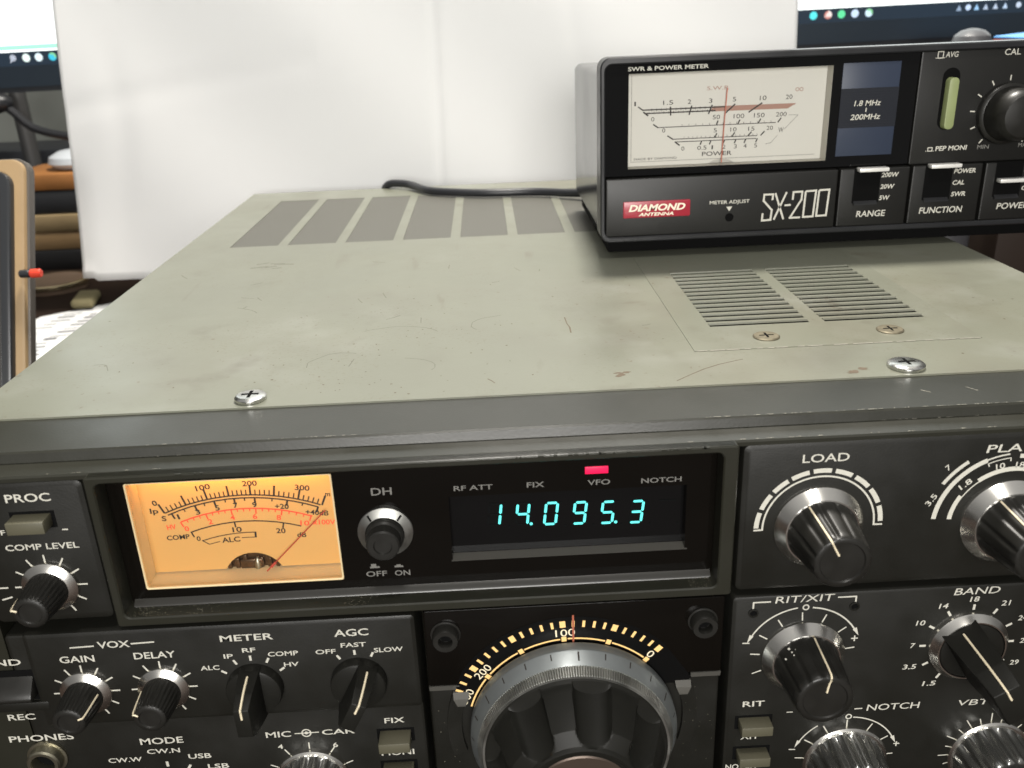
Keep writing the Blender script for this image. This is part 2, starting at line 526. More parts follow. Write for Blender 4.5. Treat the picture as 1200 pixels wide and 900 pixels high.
pan_screw(75.4, 5.4, M["chrome"]); pan_screw(252.8, 5.8, M["chrome"])
pan_screw(223.2, 34.6, M["rust"], False); pan_screw(261.1, 35.3, M["rust"], False)

# scratches and stains on the cover
def zmark(bm, pts, w, z=0.02):
    for (a, c) in zip(pts, pts[1:]):
        d = Vector((c[0] - a[0], c[1] - a[1])); d.normalize()
        n = Vector((-d.y, d.x)) * w / 2
        q = [(a[0] + n.x * random.uniform(.3, 1), a[1] + n.y * random.uniform(.3, 1)), (c[0] + n.x * random.uniform(.3, 1), c[1] + n.y * random.uniform(.3, 1)),
             (c[0] - n.x, c[1] - n.y), (a[0] - n.x, a[1] - n.y)]
        bm.faces.new([bm.verts.new((x, y, z)) for x, y in q])
def blot(bm, x, y, rx, ry, z=0.024, n=11):
    bm.faces.new([bm.verts.new((x + rx * random.uniform(.45, 1.1) * cos(2 * pi * k / n), y + ry * random.uniform(.45, 1.1) * sin(2 * pi * k / n), z)) for k in range(n)])
bm = NB()
zmark(bm, [(189.8, 3.8), (194, 7.5), (199, 11.5), (204, 14.5), (211.4, 17.6)], 0.45)
zmark(bm, [(164.9, 63.5), (165.1, 57), (165.6, 53), (165.5, 47.5)], 0.5)
zmark(bm, [(139, 12), (140.3, 10), (141, 8.5)], 0.4)
for k in range(5):
    blot(bm, 177 + random.uniform(-4.5, 3), 10.3 + random.uniform(-1.6, 1.6), 1.6, 0.9, 0.024 + k * .002)
for k in range(6):
    blot(bm, 241 + random.uniform(-5, 4), 4.4 + random.uniform(-1.5, 2.2), 1.5, 0.8, 0.024 + k * .002)
for k in range(90):
    blot(bm, random.gauss(112, 30), abs(random.gauss(32, 30)) + 3, random.uniform(.12, .42), random.uniform(.15, .5), 0.026 + k * .0005)
for k in range(30):
    blot(bm, random.uniform(8, 325), random.uniform(4, 110), random.uniform(.2, .5), random.uniform(.2, .6), 0.05 + k * .0005)
obj("brown_marks", bm, M["scuff"], cover, smooth=False)
bm = NB()
for (cx, cy, rx, ry, a0, a1) in ((110, 52, 14, 10, 10, 200), (111, 24, 13, 8, -30, 150), (95, 30, 9, 9, 60, 250), (146, 60, 12, 9, 100, 220), (40, 80, 20, 14, 20, 70), (22, 30, 5, 9, 20, 120)):
    zmark(bm, [(cx + rx * cos(radians(a)), cy + ry * sin(radians(a))) for a in range(a0, a1, 8) if random.random() > .45][:9], 0.32, 0.03)
for k in range(16):
    x, y = random.uniform(15, 190), random.uniform(8, 150)
    a = random.uniform(0, pi); L = random.uniform(2, 7)
    zmark(bm, [(x, y), (x + L * cos(a) * .5, y + L * sin(a) * .5), (x + L * cos(a), y + L * sin(a) + .6)], 0.4, 0.034 + k * .0005)
for k in range(7):
    x, y = 48 + random.uniform(-8, 6), 150 + random.uniform(-6, 6)
    zmark(bm, [(x, y), (x + random.uniform(3, 7), y + random.uniform(-1, 3))], 1.0, 0.044 + k * .0005)
obj("grey_marks", bm, M["scuff_light"], cover, smooth=False)

# cast frame round the front: stepped top, side posts and back plate
FX0, FX1 = -4.0, 337.0
bm = NB()
extrude_x(bm, [(-0.05, -0.5), (-19.2, -0.6), (-19.7, -1.0), (-20.2, -3.2), (-26.2, -3.75), (-26.6, -4.2), (-26.6, -5.2), (-22, -5.2), (-10.5, -5.2), (-10.5, -12), (-0.05, -12)], FX0, FX1)
box(bm, FX0, 12.5, -26.0, -0.06, -130, -12.02)
box(bm, 321, FX1, -26.0, -0.06, -130, -12.02)
box(bm, 12.52, 320.98, -10.5, -0.06, -128, -12.02)
frame = obj("front_frame", bm, M["frame"], TR)
# chips along its edges
bm = NB()
def chips(y, z, xs, n, tilt=0.0):
    for k in range(n):
        x = random.choice(xs) + random.gauss(0, 9)
        L = random.uniform(.2, 1.5)
        pts = [(x + L * t, y + random.uniform(-.16, .16), z + random.uniform(0, .02)) for t in (0, .3, .7, 1)]
        pts += [(x + L * t, y + random.uniform(.06, .24), z + random.uniform(0, .02)) for t in (1, .6, .2)]
        bm.faces.new([bm.verts.new(p) for p in pts])
chips(-19.25, -0.52, (60, 95, 200, 230, 250, 262, 275), 95)
chips(-20.35, -3.16, (60, 240, 255, 262), 26)
chips(-26.0, -3.66, (45, 205, 225, 232, 262), 30)
for (x, y, z) in ((262, -8.5, -.53), (250, -9, -.53)):
    zmark(bm, [(x, y), (x + random.uniform(1, 2), y - random.uniform(1, 3))], .3, z + .03)
obj("edge_chips", bm, M["chip_and_highlight"], frame, smooth=False)

# ---- escutcheon round the meter and the display
EX0, EX1, EZ0, EZ1 = 43.5, 198.2, -46.0, -3.85
bm = NB()
frame_ring(bm, (EX0, EX1, EZ0, EZ1, 0.8), (45.7, 194.6, -43.5, -5.6, 1.6), -20.2, -29.0, 0.35)
esc = obj("escutcheon", bm, M["frame"], TR)
bm = NB()
box(bm, EX0 + .5, EX1 - .5, -28.8, -19.0, EZ1 - 0.25, EZ1 + 0.0, .1)
for k in range(24):
    x = random.choice((70, 150, 165, 178, 188)) + random.gauss(0, 6); L = random.uniform(.3, 1.8)
    if EX0 < x < EX1 - 3:
        box(bm, x, x + L, -29.05, -28.5, EZ1 - .45, EZ1 + .02, .08, 1)
chipm = obj("edge_chips", bm, M["frame"], esc)
bm = NB()
for k in range(420):
    x = random.choice((47, 49, 60, 100, 188, 191, 193)) + abs(random.gauss(0, 5))
    y = random.uniform(-28.6, -23.6)
    if 46 < x < 194: blot(bm, x, y, random.uniform(.05, .15), random.uniform(.05, .13), -43.46 + k * .0001, 6)
obj("dust_specks", bm, M["dust"], esc, smooth=False)

# smoked front window: four boards leave the meter and display openings
GY = -23.0
bm = NB()
def boards(bm, x0, x1, z0, z1, ops, yb, yf):
    xs = sorted({x0, x1, *[o[0] for o in ops], *[o[1] for o in ops]}); zs = sorted({z0, z1, *[o[2] for o in ops], *[o[3] for o in ops]})
    V = {}
    def v(x, y, z):
        if (x, y, z) not in V: V[(x, y, z)] = bm.verts.new((x, y, z))
        return V[(x, y, z)]
    def hole(i, j):
        if i < 0 or j < 0 or i >= len(xs) - 1 or j >= len(zs) - 1: return True
        cx, cz = (xs[i] + xs[i + 1]) / 2, (zs[j] + zs[j + 1]) / 2
        return any(a < cx < c and d < cz < e for a, c, d, e in ops)
    for i in range(len(xs) - 1):
        for j in range(len(zs) - 1):
            if hole(i, j): continue
            a, c, d, e = xs[i], xs[i + 1], zs[j], zs[j + 1]
            bm.faces.new((v(a, yf, d), v(c, yf, d), v(c, yf, e), v(a, yf, e)))
            for (di, dj, A, B) in ((-1, 0, (a, e), (a, d)), (1, 0, (c, d), (c, e)), (0, -1, (a, d), (c, d)), (0, 1, (c, e), (a, e))):
                if hole(i + di, j + dj):
                    bm.faces.new((v(A[0], yf, A[1]), v(A[0], yb, A[1]), v(B[0], yb, B[1]), v(B[0], yf, B[1])))
MO = (49.8, 100.1, -39.4, -8.9)
LO = (128.1, 187.3, -35.5, -16.9)
boards(bm, 45.75, 194.55, -43.45, -5.65, [MO, LO], -20.0, GY)
win = obj("smoked_window", bm, M["smoke"], esc)
bm = NB()
extrude_x(bm, [(-23.02, -41.9), (-24.3, -43.0), (-24.5, -43.44), (-23.02, -43.44)], 46.4, 194.0)
obj("window_lip", bm, mat("lip_smoke", (0.022, 0.021, 0.018), 0.3), esc)
bm = NB()
box(bm, LO[0] - .1, LO[1] + .1, -19.9, -19.4, LO[2] - .1, LO[3] + .1)
obj("display_filter", bm, M["black_gloss"], win)
bm = NB()
extrude_x(bm, [(-23.05, -35.55), (-23.3, -35.2), (-20.0, -35.0), (-19.95, -35.55)], LO[0] - .3, LO[1] + .6)
obj("display_sill", bm, M["smoke_edge"], win)
bm = NB()
yg = GY - EY
for t in (('DH', 109.3, 114.4, -15.4, 2.1), ('RF ATT', 129.6, 139.2, -15.3, 1.4), ('FIX', 147.6, 151.9, -15.4, 1.5), ('VFO', 162.6, 168.2, -15.6, 1.5), ('NOTCH', 175.9, 185.9, -15.8, 1.4)):
    text(bm, *t, yg)
text(bm, 'OFF', 105.8, 111.1, -38.8, 1.6, yg); text(bm, 'ON', 113.1, 117.0, -38.9, 1.6, yg)
seg(bm, 107.0, -36.1, 109.4, -36.1, .5, yg); seg(bm, 107.3, -35.6, 108.6, -35.6, 1.0, yg - .01)
seg(bm, 113.2, -36.2, 115.4, -36.2, .5, yg); seg(bm, 113.7, -35.9, 114.8, -35.9, .6, yg - .01)
obj("lettering", bm, M["white_dim"], win, smooth=False)
bm = NB(); box(bm, 162.0, 167.7, GY - .3, GY + .5, -12.4, -10.5, .1)
obj("indicator_lamp", bm, M["led"], win, label="lit red indicator bar above the letters VFO")
# seven segment digits on a slightly tilted tube
DY = -20.05
SEGS = {'1': 'bc', '4': 'bcfg', '0': 'abcdef', '9': 'abcdfg', '5': 'acdfg', '3': 'abcdg'}
def digit(ch, x, dot):
    z0 = -27.9 - (x - 140.3) * 0.034 + 0.45
    H, W, w, sh = 6.1, 2.9, 0.64, 0.12
    def s(p, q):
        a = (x + p[0] * W / 2 + (p[1]) * H * sh, z0 + p[1] * H); c = (x + q[0] * W / 2 + (q[1]) * H * sh, z0 + q[1] * H)
        d = Vector((c[0] - a[0], c[1] - a[1])); L = d.length; d.normalize(); n = Vector((-d.y, d.x)) * w / 2
        g = .42
        A = Vector(a) + d * g; C = Vector(c) - d * g
        poly(bm, [tuple(A - d * .25), tuple(A + n), tuple(C + n), tuple(C + d * .25), tuple(C - n), tuple(A - n)], DY)
    K = dict(a=((-1, 1), (1, 1)), b=((1, 1), (1, .5)), c=((1, .5), (1, 0)), d=((-1, 0), (1, 0)), e=((-1, .5), (-1, 0)), f=((-1, 1), (-1, .5)), g=((-1, .5), (1, .5)))
    for k in SEGS[ch]: s(*K[k])
    if dot: disc(bm, x + W / 2 + 1.0, z0 + .12, .42, DY - .02, n=10)
for ch, x, dot in (('1', 138.9, 0), ('4', 146.0, 1), ('0', 153.2, 0), ('9', 160.5, 0), ('5', 167.6, 1), ('3', 175.0, 0)):
    bm = NB(); digit(ch, x, dot)
    obj("digit", bm, M["vfd"], win, smooth=False, label="cyan lit digit %s of the frequency display" % ch)
bm = NB()
for x in (138.9, 146.0, 153.2, 160.5, 167.6, 175.0):
    z0 = -27.9 - (x - 140.3) * 0.034 + 0.45
    for (pa, pb) in (((-1, 1), (1, 1)), ((1, 1), (1, .5)), ((1, .5), (1, 0)), ((-1, 0), (1, 0)), ((-1, .5), (-1, 0)), ((-1, 1), (-1, .5)), ((-1, .5), (1, .5))):
        a = (x + pa[0] * 1.45 + pa[1] * .73, z0 + pa[1] * 6.1); c = (x + pb[0] * 1.45 + pb[1] * .73, z0 + pb[1] * 6.1)
        u = .14
        seg(bm, a[0] + (c[0] - a[0]) * u, a[1] + (c[1] - a[1]) * u, c[0] + (a[0] - c[0]) * u, c[1] + (a[1] - c[1]) * u, .5, DY + .06)
for k in range(8):
    x = 139.6 + k * 7.2 - (0 if k < 6 else 0)
    zt = -21.2 - (x - 140.3) * .034
    seg(bm, x - 1.6, zt, x + 2.6, zt - .14, .35, DY + .03)
    if k < 7: disc(bm, x + 3.2, zt - 6.9, .3, DY + .03, n=8)
obj("unlit_grid", bm, M["vfd_off"], win, smooth=False)

# ---- signal meter
MY = -16.0
bm = NB()
x0, x1, z0, z1 = MO
def wallbox(bm, x0, x1, z0, z1, yf, yb, t=1.0):
    o = [(x0, z0), (x1, z0), (x1, z1), (x0, z1)]
    loops(bm, [[(x, yf, z) for x, z in o], [(x, yb, z) for x, z in o]], False, True)
wallbox(bm, x0 + .05, x1 - .05, z0 + .05, z1 + 1.5, -22.4, -13.5)
frame_ring(bm, (x0 + .02, x1 - .02, z0 + .02, z1 - .02, .6), (x0 + .45, x1 - .45, z0 + .5, z1 - .3, .5), -22.3, -23.1, .15)
met = obj("signal_meter", bm, M["meter_house"], esc, label="amber lit signal meter with its red needle at far right")
bm = NB()
HC = (75.7, -42.4, 8.1)   # cut-out over the movement
zb = z0 + .6
n = 20
a_lo = math.asin((zb - HC[1]) / HC[2])
arcpts = [(HC[0] + HC[2] * cos(a_lo + (pi - 2 * a_lo) * k / n), HC[1] + HC[2] * sin(a_lo + (pi - 2 * a_lo) * k / n)) for k in range(n + 1)]
out = [(x1 - .1, zb), (x1 - .1, z1 + 1.4), (x0 + .1, z1 + 1.4), (x0 + .1, zb)]
poly(bm, out + arcpts[::-1], MY)
scale = obj("scale_plate", bm, M["meter_face"], met, smooth=False)
bm = NB()
box(bm, 66, 86, -14.6, -14.0, -39.3, -31, .2)
box(bm, 72, 78, -15.8, -14.6, -39.3, -36.5, .5)
for k in range(7): box(bm, 68.6 + k * 2.1, 69.8 + k * 2.1, -15.6, -14.5, -39.2, -37.2 + (k % 3), .3)
mv = obj("movement", bm, mat("movement_metal", (0.10, 0.06, 0.03), 0.3, 0.6, noise=(500, 0.7)), met)
bm = NB()
lathe_z(bm, 76.6, -15.2, [(1.0, -39.2), (1.0, -37.6), (.6, -36.4), (.2, -36.0)], 16)
obj("pivot_jewel", bm, M["brass"], mv)
bm = NB(); bmr = NB()
ym = MY - EY
mc = (75.5, -67.9)
def mp(r, a): return (mc[0] + r * cos(radians(a)), mc[1] + r * sin(radians(a)))
A0, A1 = 113.2, 67.3
arc(bm, *mc, 50.5, 50.88, A0, A1, ym); arc(bm, *mc, 49.68, 50.05, A0 - .4, A1 + .4, ym)
MAJ = (113.3, 106.4, 99.9, 93.6, 87.4, 80.8, 73.9, 66.9)
for k in range(36):
    j = min(k // 5, 6); a = MAJ[j] + (MAJ[j + 1] - MAJ[j]) * (k - j * 5) / 5
    big = k % 5 == 0
    ray(bm, *mc, 50.7, 53.6 if big else 52.2, a, .5 if big else .32, ym - .005)
for k, a in enumerate((111.6, 107.6, 104.1, 101.3, 98.2, 95.0, 92.3, 89.3, 86.3, 81.3, 76.9, 72.4, 67.8)):
    big = k in (0, 2, 4, 6, 8, 10, 12)
    ray(bm, *mc, 49.9, 48.2 if big else 49.0, a, .5 if big else .32, ym - .005)
arc(bmr, *mc, 46.58, 46.98, 110.6, 68.6, ym)
RM = (110.7, 102.1, 94.0, 86.3, 78.2, 69.0)
for k in range(21):
    j = min(k // 4, 4); a = RM[j] + (RM[j + 1] - RM[j]) * (k - j * 4) / 4
    ray(bmr, *mc, 46.8, 45.2 if k % 4 == 0 else 45.9, a, .4 if k % 4 == 0 else .3, ym - .005)
arc(bm, *mc, 42.95, 43.28, 109.6, 71.2, ym)
for a, l in ((109.4, 1.6), (93.9, 1.6), (77.3, 1.6)): ray(bm, *mc, 43.1, 43.1 - l, a, .4, ym - .005)
for a in (91.5,): pass
arc(bm, *mc, 39.65, 39.9, 107.4, 87.2, ym)
p, q_ = mp(39.9, 107.5), mp(38.2, 105.6)
seg(bm, *p, *q_, .25, ym - .005)
seg(bm, *mp(39.9, 87.2), *mp(38.2, 87.2), .5, ym - .005)
arc(bm, *mc, 38.1, 38.3, 105.6, 101.3, ym); arc(bm, *mc, 38.2, 38.4, 92.6, 87.2, ym)
pix = lambda u, v: (51.8 + (u - 243) * 0.0496, -17.35 - (v - 243) * 0.0622)
def mtext(s, x, z, h, red=False, wf=.72, rot=0):
    ctext(bmr if red else bm, s, x, z, h, ym - .003, wf=wf, bold=0.02, rot=rot)
for s, x, z, r in (('0', 53.4, -18.5, 22), ('100', 66.2, -14.7, 8), ('200', 78.0, -14.2, 0), ('300', 91.0, -16.2, -8)): mtext(s, x, z + .25, 1.55, wf=.80, rot=r)
mtext('m', 97.2, -18.1, 1.3, wf=1.0, rot=-6); mtext('Ip', 52.9, -20.5, 1.5, wf=.7); mtext('S', 55.0, -22.8, 1.5, wf=.8)
for s, x, z, r in (('1', 58.7, -22.5, 14), ('3', 63.8, -21.4, 9), ('5', 68.9, -20.5, 6), ('7', 73.6, -20.0, 3), ('9', 78.4, -20.1, 0), ('+20', 85.2, -21.0, -4), ('+40dB', 93.9, -23.3, -7)): mtext(s, x, z, 1.5, wf=.78, rot=r)
for s, x, z, r in (('HV', 56.4, -25.4, 4), ('0', 60.2, -26.1, 8), ('2', 66.5, -24.4, 6), ('4', 72.3, -23.5, 3), ('6', 78.0, -23.5, 0), ('8', 84.0, -24.2, -4), ('10', 90.4, -26.2, -6), ('x100V', 95.3, -26.2, -3)): mtext(s, x, z, 1.5, True, wf=.78, rot=r)
mtext('COMP', 57.6, -28.5, 1.4, wf=1.05, rot=2); mtext('0', 62.7, -29.2, 1.4); mtext('10', 72.9, -27.1, 1.5, wf=.8); mtext('20', 84.0, -28.1, 1.5, wf=.8, rot=-3); mtext('dB', 89.2, -29.6, 1.4, wf=.85, rot=-6)
mtext('ALC', 70.9, -30.0, 1.5, wf=1.05, rot=2)
obj("scale_printing", bm, M["black_print"], scale, smooth=False)
obj("red_scale_printing", bmr, M["red_print"], scale, smooth=False)
bm = NB()
dx, dz = (96.3 - 81.3), (-22.2 + 37.4)
L = hypot(dx, dz)
tube(bm, [(79.3, -17.6, -39.1), (88, -17.6, -30.4), (96.3, -17.6, -22.0)], .17, 6, 3)
seg(bm, 80.5, -37.9, 81.9, -36.5, .7, -17.8)
obj("needle", bm, M["red_needle"], met)
bm = NB(); box(bm, x0 + .75, x1 - .75, -22.9, -22.75, z0 + .75, z1 - .55)
obj("clear_cover", bm, M["clear"], met)
lmp = area("meter_lamp", (75, -20.6, MO[3] + .9), (75, -16.2, -22), (0.044, 0.0012), 0.014, (1.0, 0.40, 0.05))

# ---- lettered panels
def panel(x0, x1, z0, z1, yf=YP, yb=-10.6, r=1.8, ch=1.35):
    bm = NB(); plate(bm, x0, x1, z0, z1, yb, yf, r, ch)
    return obj("control_panel", bm, M["panel"], TR)
p_proc = panel(12.7, 42.4, -44.6, -4.9)
p_load = panel(199.6, 320.8, -46.6, -4.75)
p_vox = panel(17.3, 117.6, -78.2, -48.3, r=1.2, ch=1.2)
p_low = panel(12.7, 117.6, -126, -48.9, yf=-26.2, r=1.0, ch=.7)
p_send = panel(12.75, 17.1, -76.5, -49.2, yf=-26.5, yb=-20.4, r=.6, ch=.4) if False else None
p_rit = panel(199.4, 320.8, -126, -48.4, r=1.2, ch=.8)
yi, yl = YP - EY, -26.2 - EY
# PROC
bm = NB()
text(bm, 'PROC', 23.5, 34.2, -10.2, 2.25, yi); text(bm, 'COMP LEVEL', 20.3, 38.0, -23.4, 1.7, yi)
text(bm, 'OFF', 16.6, 21.3, -18.9, 1.4, yi); seg(bm, 35.0, -18.2, 36.4, -18.2, .35, yi)
def spokes(bm, c, angs, r0, r1, w=.42, y=yi):
    for a in angs: ray(bm, *c, r0, r1, a, w, y)
spokes(bm, (28.8, -33.9), range(-60, 241, 30), 6.6, 8.9)
for a in (180, 195): ray(bm, 28.8, -33.9, 10.6, 13.4, a, .4, yi)
obj("lettering", bm, M["white"], p_proc, smooth=False)
# LOAD / PLATE
bm = NB()
text(bm, 'LOAD', 214.2, 225.6, -10.3, 2.3, yi, bold=.006); text(bm, 'PLATE', 259.0, 274.0, -10.1, 2.2, yi, bold=.006, shear=.1)
c = (219.6, -28.2)
arc(bm, *c, 13.75, 14.2, -2, 182, yi)
for k in range(9):
    a = 180.5 - 20.1 * k - 1.2
    arc(bm, *c, 14.95, 16.15, a, a - 16.4, yi)
ray(bm, *c, 13.75, 16.15, 181.3, .45, yi - .01); ray(bm, *c, 13.75, 16.15, -1.3, .45, yi - .01)
c = (267.0, -29.2)
arc(bm, *c, 20.15, 21.1, 147.5, 125, yi)
arc(bm, *c, 17.9, 19.1, 176, 113, yi); arc(bm, *c, 18.35, 18.75, 113, 96, yi)
arc(bm, *c, 17.35, 17.6, 113.5, 95, yi); ray(bm, *c, 16.6, 17.5, 113.3, .28, yi - .01); ray(bm, *c, 16.6, 17.5, 95.2, .28, yi - .01)
arc(bm, *c, 17.3, 18.4, 88, 66, yi)
arc(bm, *c, 13.95, 15.1, 176, 149, yi); arc(bm, *c, 13.9, 14.2, 149, 127, yi); arc(bm, *c, 13.8, 15.0, 127, 40, yi)
for s, r, a in (('7', 22.9, 137), ('3.5', 20.9, 161), ('1.8', 16.0, 137.5), ('10', 15.8, 104), ('18', 15.5, 86)):
    ctext(bm, s, c[0] + r * cos(radians(a)), c[1] + r * sin(radians(a)), 1.55, yi, wf=.72, rot=(a - 90) * .82)
obj("lettering", bm, M["white"], p_load, smooth=False)
# VOX, METER, AGC
bm = NB()
for t in (('VOX', 36.1, 44.3, -53.5, 2.1), ('GAIN', 25.6, 34.5, -57.5, 2.1), ('DELAY', 44.6, 55.2, -57.5, 2.1), ('METER', 67.3, 80.9, -53.5, 2.0), ('AGC', 96.5, 105.3, -53.8, 2.2)): text(bm, *t, yi)
for t in (('RF', 72.4, 75.8, -57.2, 1.4), ('IP', 67.4, 69.8, -58.8, 1.4), ('ALC', 60.9, 65.8, -62.2, 1.45), ('COMP', 78.8, 86.6, -58.9, 1.45), ('HV', 82.5, 86.3, -62.4, 1.4), ('FAST', 97.8, 104.3, -57.3, 1.4), ('OFF', 91.1, 96.3, -59.0, 1.4), ('SLOW', 106.2, 113.7, -59.4, 1.45)): text(bm, *t, yi)
seg(bm, 29.0, -52.9, 35.2, -52.7, .42, yi); seg(bm, 44.6, -52.6, 50.6, -52.4, .42, yi)
spokes(bm, (30.4, -67.1), range(-60, 241, 30), 6.5, 8.6); spokes(bm, (50.6, -67.1), range(-60, 241, 30), 6.5, 8.6)
for a in (146, 118, 91, 63, 34): ray(bm, 74.3, -68.2, 8.3, 9.9, a, .6, yi)
for a in (121, 92.5, 63.5): ray(bm, 101.5, -68.1, 8.3, 9.8, a, .6, yi)
obj("lettering", bm, M["white"], p_vox, smooth=False)
# lower left
bm = NB()
for t in (('SEND', 3.6, 15.2, -58.0, 2.0), ('REC', 7.5, 14.7, -75.8, 2.0), ('PHONES', 6.0, 23.2, -83.2, 2.1), ('MODE', 40.3, 51.9, -86.5, 2.2), ('CW.N', 41.5, 50.4, -89.8, 1.6), ('CW.W', 30.6, 39.7, -92.2, 1.6), ('USB', 52.3, 58.5, -92.3, 1.7), ('LSB', 57.0, 62.7, -96.2, 1.7),
          ('MIC', 74.2, 81.0, -86.5, 2.0), ('CAR', 89.4, 98.3, -86.5, 1.8), ('4', 76.9, 78.3, -90.6, 1.6), ('6', 91.9, 93.2, -91.0, 1.6), ('FIX', 106.6, 112.0, -83.7, 1.8), ('MONI', 104.8, 113.8, -95.0, 1.9)):
    if t[1] < 17: text(bm, *t, yl if t[2] > 17 else yl)
    else: text(bm, *t, yl)
seg(bm, 82.0, -85.6, 88.6, -85.5, .32, yl); arc(bm, 85.2, -85.55, 1.0, 1.35, 0, 360, yl - .02); disc(bm, 85.2, -85.55, .5, yl - .02)
spokes(bm, (85.4, -101.4), (155, 123, 90, 57, 25, -10, 190), 10.3, 12.5, .34, yl)
for a in (125, 91, 60, 30, 152): ray(bm, 46.4, -104.8, 10.2, 12.0, a, .7, yl)
obj("lettering", bm, M["white"], p_low, smooth=False)
# RIT / XIT, BAND, NOTCH, VBT
bm = NB()
text(bm, 'RIT/XIT', 210.5, 226.0, -50.8, 2.2, yi, bold=0, shear=.1); text(bm, 'RIT', 204.0, 210.0, -84.2, 1.9, yi); text(bm, 'XIT', 204.0, 209.2, -95.6, 1.9, yi)
text(bm, 'NOTCH', 238.4, 253.1, -87.9, 2.2, yi, bold=.004, shear=.08); text(bm, 'VBT', 263.8, 272.7, -87.9, 2.0, yi, bold=0, shear=.15); text(bm, 'BAND', 257.2, 269.3, -51.2, 2.2, yi, bold=0, shear=.15)
text(bm, 'NOTCH', 200.4, 209.0, -106.3, 1.9, yi)
seg(bm, 235.0, -87.0, 237.2, -87.0, .35, yi); seg(bm, 216.3, -86.9, 218.0, -86.9, .3, yi)
pline(bm, [(204.9, -52.2), (204.9, -50.2), (209.4, -50.2)], .42, yi); pline(bm, [(226.8, -49.9), (231.6, -49.9), (231.6, -51.8)], .42, yi)
c = (218.9, -68.0)
arc(bm, *c, 15.4, 15.8, 158, 98.5, yi); arc(bm, *c, 15.2, 15.6, 84, 26, yi); arc(bm, c[0] - .2, c[1] + 15.5, .55, .9, 0, 360, yi)
def head(a, r, d):
    t = (c[0] + r * cos(radians(a)), c[1] + r * sin(radians(a)))
    u = radians(a + d * 90); v = radians(a)
    poly(bm, [(t[0] + 2.6 * cos(u), t[1] + 2.6 * sin(u)), (t[0] + .75 * cos(v), t[1] + .75 * sin(v)), (t[0] - .45 * cos(v), t[1] - .45 * sin(v))], yi - .01)
head(152, 15.6, 1); head(31, 15.4, -1)
for a in (94, 121, 148, 174, 201, 67, 38, 8): ray(bm, *c, 11.4, 14.0, a, .34, yi)
seg(bm, 202.7, -62.9, 204.6, -63.0, .35, yi); seg(bm, 231.6, -63.2, 233.4, -63.2, .35, yi); seg(bm, 232.5, -62.3, 232.5, -64.1, .35, yi - .01)
c = (233.7, -104.6)
arc(bm, *c, 14.7, 15.05, 156, 124, yi); arc(bm, *c, 14.6, 14.95, 85, 24, yi); arc(bm, c[0], c[1] + 15.0, .55, .9, 0, 360, yi)
head(151, 14.9, 1); head(29, 14.7, -1)
for a in (91, 119, 147, 175, 60, 32, 4, 205): ray(bm, *c, 11.6, 13.9, a, .34, yi)
seg(bm, 217.9, -100.2, 219.7, -100.3, .35, yi); seg(bm, 247.4, -100.2, 249.1, -100.2, .35, yi); seg(bm, 248.2, -99.4, 248.2, -101.1, .35, yi - .01)
c = (263.0, -67.1)
for s, r, a in (('18', 14.4, 90), ('14', 15.0, 122), ('21', 15.3, 56), ('10', 15.4, 150), ('7', 14.5, 178), ('3.5', 15.9, 204), ('1.5', 15.0, 236), ('24', 15.8, 29), ('28', 15.6, 1), ('29', 15.6, -26), ('0', 15.6, -52)):
    ctext(bm, s, c[0] + r * cos(radians(a)), c[1] + r * sin(radians(a)), 1.6, yi, wf=.78, shear=.12)
for a in (89, 121, 149, 179, 209, 238, 59, 28, 1, -29): ray(bm, *c, 11.0, 12.7, a, .65, yi)
c = (274.5, -105.0)
for k in range(21):
    a = 240 - 15 * k + 2
    ray(bm, *c, 10.5, 13.8 if k % 2 == 0 else 12.5, a, .3, yi)
obj("lettering", bm, M["white"], p_rit, smooth=False)
for x, z in ((205.0, -53.4), (231.4, -52.9)):
    bm = NB(); lathe(bm, x, z, [(1.35, YP - .02), (1.35, YP - .35), (.95, YP - .4), (.85, YP - .05), (.3, YP - .04)], 24)
    s = obj("pin_hole", bm, M["panel"], p_rit)
    bm = NB(); disc(bm, x, z, .86, YP - .06)
    obj("opening", bm, M["dark_void"], s, smooth=False)

# ---- knobs
def pointer(pts, w, parent):
    """ivory index line through 3D points, a thin raised strip"""
    bm = NB()
    tube(bm, pts, w, 6, 2)
    obj("pointer_line", bm, M["ivory"], parent)

